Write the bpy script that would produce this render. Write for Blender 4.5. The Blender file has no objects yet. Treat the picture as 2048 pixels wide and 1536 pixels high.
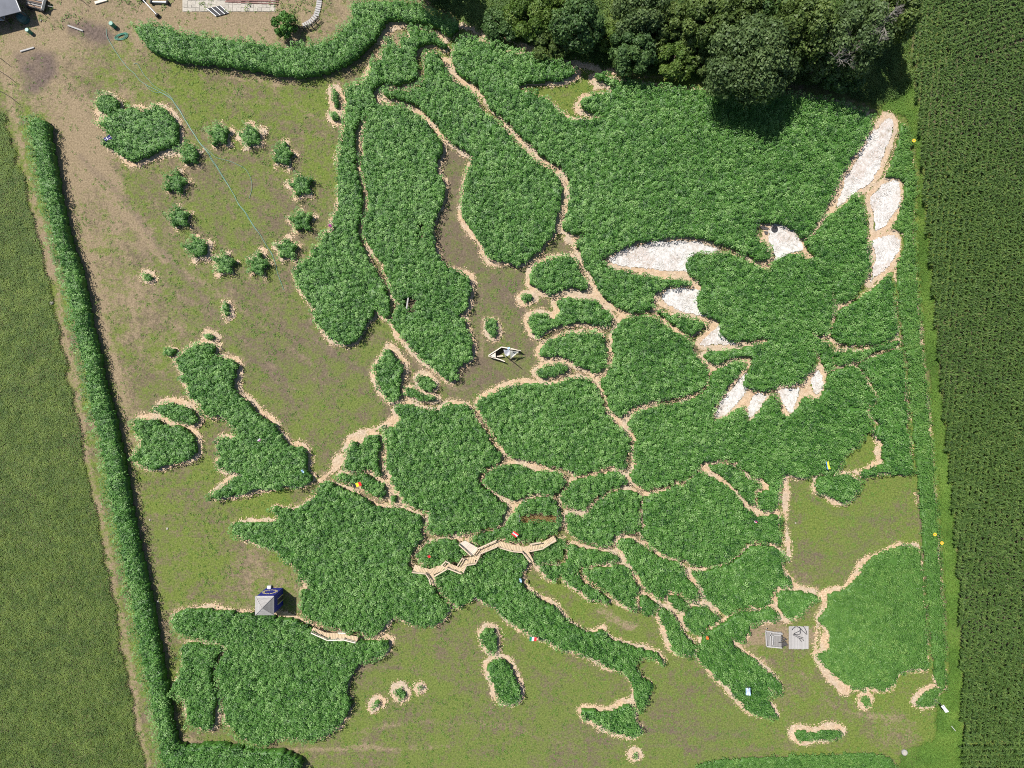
import bpy, math, random
import numpy as np
from mathutils import Vector, Matrix

rnd = random.Random(7)
RNG = np.random.default_rng(11)
C = bpy.context.scene.collection
R = math.radians

# ------------------------------------------------------------------ camera, world, sun, exposure
S = 0.07                       # metres per photo pixel on the ground
H = 1024 * S / 0.75            # flying height of the drone
scene = bpy.context.scene
cam_d = bpy.data.cameras.new("drone_camera")
cam_d.sensor_width = 36.0
cam_d.lens = 24.0
cam_d.clip_start = 1.0
cam_d.clip_end = 6000.0
cam = bpy.data.objects.new("drone_camera", cam_d)
cam.location = (0, 0, H)
C.objects.link(cam)
scene.camera = cam

SUN_EL, SUN_AZ = 60.0, -51.5
world = bpy.data.worlds.new("World")
scene.world = world
world.use_nodes = True
wn = world.node_tree
sky = wn.nodes.new("ShaderNodeTexSky")
sky.sky_type = 'NISHITA'
sky.sun_disc = False
sky.sun_elevation = R(SUN_EL)
sky.sun_rotation = R(SUN_AZ)
wn.links.new(sky.outputs[0], wn.nodes["Background"].inputs[0])
wn.nodes["Background"].inputs[1].default_value = 0.075

sun_d = bpy.data.lights.new("sun", 'SUN')
sun_d.energy = 4.6
sun_d.angle = R(0.53)
sun_d.color = (1.0, 0.955, 0.89)
sun = bpy.data.objects.new("sun", sun_d)
az, el = R(SUN_AZ), R(SUN_EL)
to_sun = Vector((math.sin(az) * math.cos(el), math.cos(az) * math.cos(el), math.sin(el)))
sun.rotation_euler = to_sun.to_track_quat('Z', 'Y').to_euler()
sun.location = to_sun * 200
C.objects.link(sun)

vs = scene.view_settings
vs.view_transform = 'Standard'
vs.look = 'None'
vs.exposure = 0.5
vs.gamma = 1.0
vs.use_curve_mapping = False
scene.cycles.use_denoising = False
scene.cycles.pixel_filter_type = 'BLACKMAN_HARRIS'
scene.cycles.filter_width = 1.05
scene.cycles.max_bounces = 6
scene.cycles.transparent_max_bounces = 4


# ------------------------------------------------------------------ helpers
def W(px, py, z=0.0):
    """photo pixel seen at height z -> world point"""
    f = S * (H - z) / H
    return ((px - 1024) * f, (768 - py) * f, z)


def PW(poly, z=0.0):
    a = np.array(poly, float)
    f = S * (H - z) / H
    return np.stack([(a[:, 0] - 1024) * f, (768 - a[:, 1]) * f], 1)


def chaikin(p, n=1, closed=True):
    p = np.asarray(p, float)
    for _ in range(n):
        if closed:
            q = np.roll(p, -1, 0)
            p = np.stack([p * .75 + q * .25, p * .25 + q * .75], 1).reshape(-1, p.shape[1])
        else:
            a, b = p[:-1], p[1:]
            m = np.stack([a * .75 + b * .25, a * .25 + b * .75], 1).reshape(-1, p.shape[1])
            p = np.concatenate([p[:1], m, p[-1:]])
    return p


def _hash(ix, iy, seed):
    h = (ix.astype(np.int64) * 374761393 + iy.astype(np.int64) * 668265263 + seed * 1442695041) & 0xFFFFFFFF
    h = ((h ^ (h >> 13)) * 1274126177) & 0xFFFFFFFF
    h = h ^ (h >> 16)
    return (h & 0xFFFF) / 65535.0


def vnoise(x, y, scale, seed=0):
    """value noise 0..1, feature size = scale metres"""
    x = np.asarray(x, float) / scale + 1000.0
    y = np.asarray(y, float) / scale + 1000.0
    ix, iy = np.floor(x), np.floor(y)
    fx, fy = x - ix, y - iy
    fx, fy = fx * fx * (3 - 2 * fx), fy * fy * (3 - 2 * fy)
    a, b = _hash(ix, iy, seed), _hash(ix + 1, iy, seed)
    c, d = _hash(ix, iy + 1, seed), _hash(ix + 1, iy + 1, seed)
    return (a * (1 - fx) + b * fx) * (1 - fy) + (c * (1 - fx) + d * fx) * fy


def sdf(poly, X, Y):
    """signed distance to a closed polygon (negative inside)"""
    sh = X.shape
    x, y = X.ravel(), Y.ravel()
    d2 = np.full(x.shape, 1e18)
    ins = np.zeros(x.shape, bool)
    p = np.asarray(poly)
    q = np.roll(p, -1, 0)
    for (ax, ay), (bx, by) in zip(p, q):
        ex, ey = bx - ax, by - ay
        L = ex * ex + ey * ey + 1e-12
        t = np.clip(((x - ax) * ex + (y - ay) * ey) / L, 0, 1)
        d2 = np.minimum(d2, (x - ax - t * ex) ** 2 + (y - ay - t * ey) ** 2)
        if ay != by:
            cond = (ay > y) != (by > y)
            xi = ax + (y - ay) * ex / (by - ay)
            ins ^= cond & (x < xi)
    d = np.sqrt(d2)
    return np.where(ins, -d, d).reshape(sh)


def dline(pts, X, Y):
    sh = X.shape
    x, y = X.ravel(), Y.ravel()
    d2 = np.full(x.shape, 1e18)
    for (ax, ay), (bx, by) in zip(pts[:-1], pts[1:]):
        ex, ey = bx - ax, by - ay
        L = ex * ex + ey * ey + 1e-12
        t = np.clip(((x - ax) * ex + (y - ay) * ey) / L, 0, 1)
        d2 = np.minimum(d2, (x - ax - t * ex) ** 2 + (y - ay - t * ey) ** 2)
    return np.sqrt(d2).reshape(sh)


def raw_mesh(name, verts, quads, attrs=None, mat=None, tris=False):
    me = bpy.data.meshes.new(name)
    n, k = len(verts), (3 if tris else 4)
    f = len(quads)
    me.vertices.add(n)
    me.vertices.foreach_set("co", np.ascontiguousarray(verts, np.float32).ravel())
    me.loops.add(f * k)
    me.loops.foreach_set("vertex_index", np.ascontiguousarray(quads, np.int32).ravel())
    me.polygons.add(f)
    me.polygons.foreach_set("loop_start", np.arange(0, f * k, k, dtype=np.int32))
    me.update(calc_edges=True)
    for an, av in (attrs or {}).items():
        a = me.attributes.new(an, 'FLOAT', 'POINT')
        a.data.foreach_set("value", np.ascontiguousarray(av, np.float32).ravel())
    if mat:
        me.materials.append(mat)
    return me


def link(name, me, parent=None, loc=None):
    o = bpy.data.objects.new(name, me)
    C.objects.link(o)
    if parent:
        o.parent = parent
    if loc is not None:
        o.location = loc
    return o


def tag(o, label=None, cat=None, group=None, kind=None):
    if label: o["label"] = label
    if cat: o["category"] = cat
    if group: o["group"] = group
    if kind: o["kind"] = kind
    return o


def empty(name, loc, label, cat, group=None, rz=0.0):
    o = bpy.data.objects.new(name, None)
    o.empty_display_size = 0.3
    C.objects.link(o)
    o.location = loc
    o.rotation_euler = (0, 0, rz)
    return tag(o, label, cat, group)


class MB:
    """collects simple solids in the coordinates of their thing and links them as one mesh"""
    def __init__(self):
        self.v, self.f, self.m = [], [], []

    def add(self, vs_, fs, mi=0):
        b = len(self.v)
        self.v += [tuple(p) for p in vs_]
        self.f += [tuple(i + b for i in f) for f in fs]
        self.m += [mi] * len(fs)
        return self

    def beam(self, a, b, w, h, mi=0, up=Vector((0, 0, 1))):
        a, b = Vector(a), Vector(b)
        d = (b - a)
        d.normalize()
        if abs(d.dot(up)) > 0.98:
            up = Vector((1, 0, 0))
        s = d.cross(up).normalized() * (w / 2)
        u = s.normalized().cross(d).normalized() * (h / 2)
        vs_ = [a - s - u, a + s - u, a + s + u, a - s + u, b - s - u, b + s - u, b + s + u, b - s + u]
        return self.add(vs_, [(0, 1, 2, 3), (7, 6, 5, 4), (0, 4, 5, 1), (1, 5, 6, 2), (2, 6, 7, 3), (3, 7, 4, 0)], mi)

    def box(self, c, sx, sy, sz, rz=0.0, mi=0):
        c = Vector(c)
        m = Matrix.Rotation(rz, 3, 'Z')
        a = c + m @ Vector((-sx / 2, 0, 0))
        b = c + m @ Vector((sx / 2, 0, 0))
        return self.beam(a, b, sy, sz, mi)

    def tube(self, pts, r, n=6, mi=0, cap=True):
        pts = [Vector(p) for p in pts]
        rs = r if isinstance(r, (list, tuple)) else [r] * len(pts)
        base = len(self.v)
        for i, p in enumerate(pts):
            d = (pts[min(i + 1, len(pts) - 1)] - pts[max(i - 1, 0)])
            d.normalize()
            up = Vector((0, 0, 1)) if abs(d.z) < 0.95 else Vector((1, 0, 0))
            s = d.cross(up).normalized()
            u = s.cross(d)
            for k in range(n):
                t = 2 * math.pi * k / n
                self.v.append(tuple(p + (s * math.cos(t) + u * math.sin(t)) * rs[i]))
        for i in range(len(pts) - 1):
            for k in range(n):
                a, b = base + i * n + k, base + i * n + (k + 1) % n
                self.f.append((a, b, b + n, a + n)); self.m.append(mi)
        if cap:
            self.f.append(tuple(base + k for k in reversed(range(n)))); self.m.append(mi)
            e = base + (len(pts) - 1) * n
            self.f.append(tuple(e + k for k in range(n))); self.m.append(mi)
        return self

    def lathe(self, prof, c=(0, 0, 0), n=16, mi=0):
        base = len(self.v)
        for r, z in prof:
            for k in range(n):
                t = 2 * math.pi * k / n
                self.v.append((c[0] + r * math.cos(t), c[1] + r * math.sin(t), c[2] + z))
        for i in range(len(prof) - 1):
            for k in range(n):
                a, b = base + i * n + k, base + i * n + (k + 1) % n
                self.f.append((a, b, b + n, a + n)); self.m.append(mi)
        self.f.append(tuple(base + k for k in reversed(range(n)))); self.m.append(mi)
        e = base + (len(prof) - 1) * n
        self.f.append(tuple(e + k for k in range(n))); self.m.append(mi)
        return self

    def mesh(self, name, mats):
        me = bpy.data.meshes.new(name)
        me.from_pydata(self.v, [], self.f)
        for m in (mats if isinstance(mats, (list, tuple)) else [mats]):
            me.materials.append(m)
        if any(self.m):
            me.polygons.foreach_set("material_index", self.m)
        me.update()
        return me

    def build(self, name, mats, parent=None, loc=None):
        return link(name, self.mesh(name, mats), parent, loc)


# ------------------------------------------------------------------ materials
def new_mat(name):
    m = bpy.data.materials.new(name)
    m.use_nodes = True
    nt = m.node_tree
    return m, nt, nt.nodes["Principled BSDF"]


def node(nt, typ, **kw):
    n = nt.nodes.new(typ)
    for k, v in kw.items():
        setattr(n, k, v)
    return n


def noise_tex(nt, scale, detail=3, rough=0.6, coord=None):
    n = node(nt, "ShaderNodeTexNoise")
    n.inputs["Scale"].default_value = scale
    n.inputs["Detail"].default_value = detail
    n.inputs["Roughness"].default_value = rough
    if coord is not None:
        nt.links.new(coord, n.inputs["Vector"])
    return n.outputs["Fac"]


def ramp(nt, fac, stops):
    r = node(nt, "ShaderNodeValToRGB")
    e = r.color_ramp.elements
    while len(e) < len(stops):
        e.new(0.5)
    for i, (p, c) in enumerate(stops):
        e[i].position = p
        e[i].color = (c[0], c[1], c[2], 1) if len(c) == 3 else c
    nt.links.new(fac, r.inputs[0])
    return r.outputs[0]


def math_n(nt, op, a, b=None, clamp=False):
    n = node(nt, "ShaderNodeMath", operation=op, use_clamp=clamp)
    for i, v in enumerate((a, b)):
        if v is None:
            continue
        if isinstance(v, (int, float)):
            n.inputs[i].default_value = v
        else:
            nt.links.new(v, n.inputs[i])
    return n.outputs[0]


def mix_col(nt, fac, a, b, blend='MIX'):
    n = node(nt, "ShaderNodeMix", data_type='RGBA', blend_type=blend)
    for sock, v in ((n.inputs[0], fac), (n.inputs[6], a), (n.inputs[7], b)):
        if isinstance(v, (int, float)):
            sock.default_value = v
        elif isinstance(v, tuple):
            sock.default_value = (v[0], v[1], v[2], 1)
        else:
            nt.links.new(v, sock)
    return n.outputs[2]


def plain(name, col, rough=0.7, var=0.25, scale=3.0, metallic=0.0, stretch=None, bump=0.0):
    """a colour with grain and wear"""
    m, nt, b = new_mat(name)
    tc = node(nt, "ShaderNodeTexCoord")
    co = tc.outputs["Object"]
    if stretch:
        mp = node(nt, "ShaderNodeMapping")
        mp.inputs["Scale"].default_value = stretch
        nt.links.new(co, mp.inputs[0])
        co = mp.outputs[0]
    f = noise_tex(nt, scale, 4, 0.65, co)
    lo = tuple(c * (1 - var) for c in col)
    hi = tuple(min(1, c * (1 + var)) for c in col)
    oi = node(nt, "ShaderNodeObjectInfo")
    c = ramp(nt, f, [(0.3, lo), (0.7, hi)])
    k = math_n(nt, 'MULTIPLY_ADD', oi.outputs["Random"], 0.22)
    k.node.inputs[2].default_value = 0.89
    mul = node(nt, "ShaderNodeVectorMath", operation='SCALE')
    nt.links.new(c, mul.inputs[0])
    nt.links.new(k, mul.inputs["Scale"])
    nt.links.new(mul.outputs[0], b.inputs["Base Color"])
    b.inputs["Roughness"].default_value = rough
    b.inputs["Metallic"].default_value = metallic
    if bump:
        bp = node(nt, "ShaderNodeBump")
        bp.inputs["Strength"].default_value = bump
        bp.inputs["Distance"].default_value = 0.02
        nt.links.new(f, bp.inputs["Height"])
        nt.links.new(bp.outputs[0], b.inputs["Normal"])
    return m


def leaf_mat(name, stops, rough=0.55, big=9.0, big_amt=0.3, transl=0.25, spec=0.35):
    m, nt, b = new_mat(name)
    at = node(nt, "ShaderNodeAttribute", attribute_name="tint")
    geo = node(nt, "ShaderNodeNewGeometry")
    big_n = noise_tex(nt, 1.0 / big, 2, 0.5, geo.outputs["Position"])
    t = math_n(nt, 'ADD', at.outputs["Fac"], math_n(nt, 'MULTIPLY', math_n(nt, 'SUBTRACT', big_n, 0.5), big_amt))
    col = ramp(nt, t, stops)
    nt.links.new(col, b.inputs["Base Color"])
    b.inputs["Roughness"].default_value = rough
    b.inputs["Specular IOR Level"].default_value = spec
    if transl:
        tr = node(nt, "ShaderNodeBsdfTranslucent")
        tc = mix_col(nt, 1.0, col, (1.15, 1.25, 0.55), 'MULTIPLY')
        nt.links.new(tc, tr.inputs[0])
        mx = node(nt, "ShaderNodeMixShader")
        mx.inputs[0].default_value = transl
        out = nt.nodes["Material Output"]
        nt.links.new(b.outputs[0], mx.inputs[1])
        nt.links.new(tr.outputs[0], mx.inputs[2])
        nt.links.new(mx.outputs[0], out.inputs[0])
    return m


M = {}
M['hedge'] = leaf_mat("hedge_leaves", [(0.0, (0.017, 0.072, 0.010)), (0.42, (0.066, 0.178, 0.026)),
                                        (0.72, (0.128, 0.265, 0.056)), (1.0, (0.23, 0.385, 0.12))], rough=0.5, transl=0.18, spec=0.42)
M['hedge_light'] = leaf_mat("pale_hedge_leaves", [(0.0, (0.0517, 0.1323, 0.0220)), (0.5, (0.0978, 0.2185, 0.0420)),
                                                   (1.0, (0.1840, 0.3105, 0.0750))], rough=0.5)
M['corn'] = leaf_mat("corn_leaves", [(0.0, (0.0278, 0.0627, 0.0126)), (0.5, (0.0658, 0.1254, 0.0231)), (1.0, (0.1518, 0.2258, 0.0525))],
                     rough=0.58, big=25, big_amt=0.2, transl=0.15)
M['field'] = leaf_mat("field_crop_leaves", [(0.0, (0.0436, 0.0934, 0.0170)), (0.5, (0.1039, 0.1697, 0.0312)),
                                              (1.0, (0.2010, 0.2716, 0.0567))], rough=0.6, big=5, big_amt=0.5, transl=0.15)
M['verge'] = leaf_mat("verge_grass", [(0.0, (0.0690, 0.1540, 0.0253)), (0.5, (0.1323, 0.2520, 0.0391)), (1.0, (0.2300, 0.3360, 0.0690))],
                      rough=0.6, big=6, big_amt=0.4)
M['under'] = leaf_mat("undergrowth_leaves", [(0.0, (0.0390, 0.0845, 0.0156)), (0.5, (0.0910, 0.1690, 0.0325)), (1.0, (0.1950, 0.2600, 0.0585))],
                      rough=0.6, big=4, big_amt=0.5)
M['tree_olive'] = leaf_mat("olive_tree_leaves", [(0, (0.0464, 0.0798, 0.0174)), (0.5, (0.1087, 0.1668, 0.0406)), (1, (0.2030, 0.2537, 0.0725))], big=3, big_amt=.35)
M['tree_grey'] = leaf_mat("grey_tree_leaves", [(0, (0.0427, 0.0754, 0.0271)), (0.5, (0.1000, 0.1583, 0.0518)), (1, (0.1801, 0.2413, 0.0924))], big=3, big_amt=.3)
M['tree_dark'] = leaf_mat("dark_tree_leaves", [(0, (0.0348, 0.0757, 0.0235)), (0.5, (0.0783, 0.1514, 0.0435)), (1, (0.1631, 0.2523, 0.0816))], big=3, big_amt=.3)
M['tree_yellow'] = leaf_mat("light_shrub_leaves", [(0, (0.0470, 0.0986, 0.0148)), (0.5, (0.1044, 0.1798, 0.0320)), (1, (0.1984, 0.2668, 0.0616))], big=3, big_amt=.35)
M['bark'] = plain("bark", (0.14, 0.11, 0.08), 0.9, 0.4, 6)
M['dead'] = plain("dead_branches", (0.27, 0.245, 0.215), 0.9, 0.25, 5)
M['deck'] = plain("new_larch_planks", (0.5, 0.38, 0.245), 0.7, 0.12, 2.0, stretch=(1, 14, 1), bump=0.2)
M['deck_pale'] = plain("fresh_sawn_planks", (0.53, 0.45, 0.37), 0.7, 0.1, 2.0, stretch=(1, 14, 1), bump=0.2)
M['rail'] = plain("rail_wood", (0.5, 0.4, 0.29), 0.7, 0.12, 3, bump=0.1)
M['grey_wood'] = plain("weathered_wood", (0.235, 0.225, 0.215), 0.85, 0.2, 3, stretch=(1, 10, 1), bump=0.3)
M['grey_wood_pale'] = plain("bleached_wood", (0.35, 0.335, 0.32), 0.85, 0.35, 3, stretch=(1, 10, 1), bump=0.3)
M['dark_wood'] = plain("dark_stained_wood", (0.06, 0.055, 0.055), 0.8, 0.3, 4)
M['brown_wood'] = plain("brown_wood", (0.22, 0.14, 0.09), 0.8, 0.3, 4)
M['cream_wood'] = plain("cream_wood", (0.62, 0.55, 0.45), 0.75, 0.1, 3)
M['blue'] = plain("blue_painted_boards", (0.012, 0.02, 0.27), 0.6, 0.15, 2)
M['yellow'] = plain("yellow_paint", (0.62, 0.54, 0.26), 0.6, 0.08, 4)
M['white'] = plain("white_paint", (0.62, 0.62, 0.62), 0.6, 0.05, 3)
M['sail'] = plain("white_sail_cloth", (0.82, 0.80, 0.82), 0.9, 0.05, 2)
M['sail_cream'] = plain("cream_sail_cloth", (0.80, 0.75, 0.65), 0.9, 0.06, 2)
M['black'] = plain("black_rubber", (0.018, 0.018, 0.022), 0.7, 0.3, 4)
M['steel'] = plain("galvanised_steel", (0.32, 0.33, 0.34), 0.45, 0.15, 4, metallic=0.6)
M['dark_steel'] = plain("dark_steel", (0.05, 0.05, 0.06), 0.5, 0.3, 4, metallic=0.3)
M['rust'] = plain("rusty_pipe", (0.22, 0.12, 0.10), 0.8, 0.4, 5)
M['roof_grey'] = plain("grey_roofing_felt", (0.13, 0.138, 0.16), 0.85, 0.12, 1.2)
M['hose'] = plain("green_hose", (0.045, 0.17, 0.115), 0.5, 0.2, 2)
M['barrel_green'] = plain("green_plastic", (0.02, 0.17, 0.12), 0.45, 0.2, 3)
M['barrel_lid'] = plain("pale_green_lid", (0.25, 0.47, 0.38), 0.5, 0.1, 3)
M['stone'] = plain("pale_stone", (0.36, 0.33, 0.28), 0.9, 0.2, 5, bump=0.4)
M['concrete'] = plain("pale_concrete", (0.33, 0.32, 0.31), 0.9, 0.15, 4, bump=0.2)
M['red'] = plain("red_cloth", (0.70, 0.02, 0.03), 0.8, 0.08, 3)
M['flag_yellow'] = plain("yellow_cloth", (0.85, 0.70, 0.03), 0.8, 0.08, 3)
M['flag_black'] = plain("black_cloth", (0.02, 0.02, 0.022), 0.8, 0.08, 3)
M['flag_green'] = plain("green_cloth", (0.0, 0.22, 0.10), 0.8, 0.08, 3)
M['flag_blue'] = plain("blue_cloth", (0.05, 0.22, 0.55), 0.8, 0.08, 3)
M['flag_navy'] = plain("navy_cloth", (0.012, 0.012, 0.12), 0.8, 0.08, 3)
M['flag_pale'] = plain("pale_blue_cloth", (0.30, 0.45, 0.62), 0.8, 0.1, 3)
M['flag_orange'] = plain("orange_cloth", (0.80, 0.16, 0.02), 0.8, 0.08, 3)
M['magenta'] = plain("magenta_cloth", (0.40, 0.06, 0.27), 0.8, 0.15, 3)
M['petal'] = plain("yellow_petals", (0.80, 0.52, 0.02), 0.7, 0.1, 3)


def ground_mat():
    m, nt, b = new_mat("mown_maze_ground")
    geo = node(nt, "ShaderNodeNewGeometry")
    P = geo.outputs["Position"]
    g = node(nt, "ShaderNodeAttribute", attribute_name="green").outputs["Fac"]
    t = node(nt, "ShaderNodeAttribute", attribute_name="tan").outputs["Fac"]
    d = node(nt, "ShaderNodeAttribute", attribute_name="dark").outputs["Fac"]
    def even(scale, detail, rough, lo=.33, hi=.67):
        f = noise_tex(nt, scale, detail, rough, P)
        mr = node(nt, "ShaderNodeMapRange")
        nt.links.new(f, mr.inputs[0])
        mr.inputs[1].default_value = lo; mr.inputs[2].default_value = hi
        return mr.outputs[0]

    def blend3(a_, b_, c_, wa, wb, wc):
        return math_n(nt, 'ADD', math_n(nt, 'ADD', math_n(nt, 'MULTIPLY', a_, wa), math_n(nt, 'MULTIPLY', b_, wb)), math_n(nt, 'MULTIPLY', c_, wc))

    def cover(amount, field, k_):
        return math_n(nt, 'ADD', math_n(nt, 'MULTIPLY', math_n(nt, 'SUBTRACT', amount, field), k_), 0.5, True)

    n1 = noise_tex(nt, 2.6, 5, 0.75, P)
    n3 = even(4.5, 4, 0.75, .3, .7)
    gf = blend3(even(2.0, 5, 0.8, .36, .64), even(0.55, 4, 0.65, .36, .64), even(0.14, 2, 0.5, .38, .62), 0.42, 0.36, 0.22)
    tf = blend3(even(1.9, 5, 0.8), even(0.7, 3, 0.6), even(0.2, 2, 0.5), 0.55, 0.28, 0.17)
    tn = cover(t, tf, 2.6)
    gn = cover(math_n(nt, 'ADD', g, 0.06), gf, 2.5)
    soil = ramp(nt, n3, [(0.1, (0.092, 0.073, 0.046)), (0.9, (0.20, 0.160, 0.104))])
    tan = ramp(nt, n3, [(0.1, (0.175, 0.132, 0.080)), (0.9, (0.345, 0.268, 0.172))])
    gr = ramp(nt, n3, [(0.1, (0.070, 0.103, 0.017)), (0.9, (0.195, 0.245, 0.056))])
    c = mix_col(nt, tn, soil, tan)
    c = mix_col(nt, gn, c, gr)
    dk = ramp(nt, n1, [(0.35, (0.07, 0.052, 0.045)), (0.65, (0.185, 0.14, 0.12))])
    c = mix_col(nt, d, c, dk)
    nt.links.new(c, b.inputs["Base Color"])
    b.inputs["Roughness"].default_value = 0.95
    b.inputs["Specular IOR Level"].default_value = 0.15
    bp = node(nt, "ShaderNodeBump")
    bp.inputs["Strength"].default_value = 0.7
    bp.inputs["Distance"].default_value = 0.10
    nt.links.new(math_n(nt, 'ADD', n1, n3), bp.inputs["Height"])
    nt.links.new(bp.outputs[0], b.inputs["Normal"])
    return m


def straw_mat():
    m, nt, b = new_mat("wood_chip_straw")
    P = node(nt, "ShaderNodeNewGeometry").outputs["Position"]
    n1 = noise_tex(nt, 5.0, 5, 0.8, P)
    n2 = noise_tex(nt, 0.35, 3, 0.6, P)
    c = ramp(nt, n1, [(0.28, (0.2305, 0.1509, 0.0852)), (0.5, (0.4610, 0.3279, 0.2129)), (0.72, (0.6223, 0.4887, 0.3548))])
    c2 = ramp(nt, n1, [(0.3, (0.2651, 0.1917, 0.1278)), (0.7, (0.5762, 0.4763, 0.3619))])
    c = mix_col(nt, ramp(nt, n2, [(0.4, (0, 0, 0)), (0.6, (1, 1, 1))]), c, c2)
    nt.links.new(c, b.inputs["Base Color"])
    b.inputs["Roughness"].default_value = 0.9
    b.inputs["Specular IOR Level"].default_value = 0.2
    bp = node(nt, "ShaderNodeBump")
    bp.inputs["Strength"].default_value = 0.8
    bp.inputs["Distance"].default_value = 0.08
    nt.links.new(n1, bp.inputs["Height"])
    nt.links.new(bp.outputs[0], b.inputs["Normal"])
    return m


def white_mat():
    m, nt, b = new_mat("limed_straw")
    P = node(nt, "ShaderNodeNewGeometry").outputs["Position"]
    n1 = noise_tex(nt, 2.2, 6, 0.78, P)
    n2 = noise_tex(nt, 0.30, 3, 0.6, P)
    c = ramp(nt, n1, [(0.30, (0.2508, 0.2316, 0.1918)), (0.45, (0.4615, 0.4386, 0.4125)), (0.62, (0.6019, 0.5864, 0.5659))])
    c2 = ramp(nt, n1, [(0.30, (0.2408, 0.1971, 0.1343)), (0.5, (0.4514, 0.3942, 0.3549)), (0.68, (0.5819, 0.5421, 0.5132))])
    c = mix_col(nt, ramp(nt, n2, [(0.45, (0, 0, 0)), (0.62, (1, 1, 1))]), c, c2)
    nt.links.new(c, b.inputs["Base Color"])
    b.inputs["Roughness"].default_value = 0.95
    bp = node(nt, "ShaderNodeBump")
    bp.inputs["Strength"].default_value = 0.7
    bp.inputs["Distance"].default_value = 0.08
    nt.links.new(n1, bp.inputs["Height"])
    nt.links.new(bp.outputs[0], b.inputs["Normal"])
    return m


M['ground'] = ground_mat()
M['straw'] = straw_mat()
M['limed'] = white_mat()
m, nt, b = new_mat("straw_chip")
col = ramp(nt, node(nt, "ShaderNodeAttribute", attribute_name="tint").outputs["Fac"],
           [(0, (0.2112, 0.1320, 0.0660)), (0.5, (0.5280, 0.3696, 0.2178)), (1, (0.7920, 0.6204, 0.4356))])
nt.links.new(col, b.inputs["Base Color"]); b.inputs["Roughness"].default_value = 0.8
M['chip'] = m
m, nt, b = new_mat("limed_chip")
col = ramp(nt, node(nt, "ShaderNodeAttribute", attribute_name="tint").outputs["Fac"],
           [(0, (0.3101, 0.2761, 0.2224)), (0.5, (0.5233, 0.4997, 0.4725)), (1, (0.6589, 0.6425, 0.6208))])
nt.links.new(col, b.inputs["Base Color"]); b.inputs["Roughness"].default_value = 0.9
M['limed_chip'] = m

# ------------------------------------------------------------------ outlines, in photo pixels of the canopy top
T_OUT, T_NORTH, T_SEA = "hedges round the edge of the maze", "hedge blocks of the land map", "island hedges in the grass"
T_DOVE, T_STAR = "hedges of the bird and around it", "star hedges in the ring"
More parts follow.
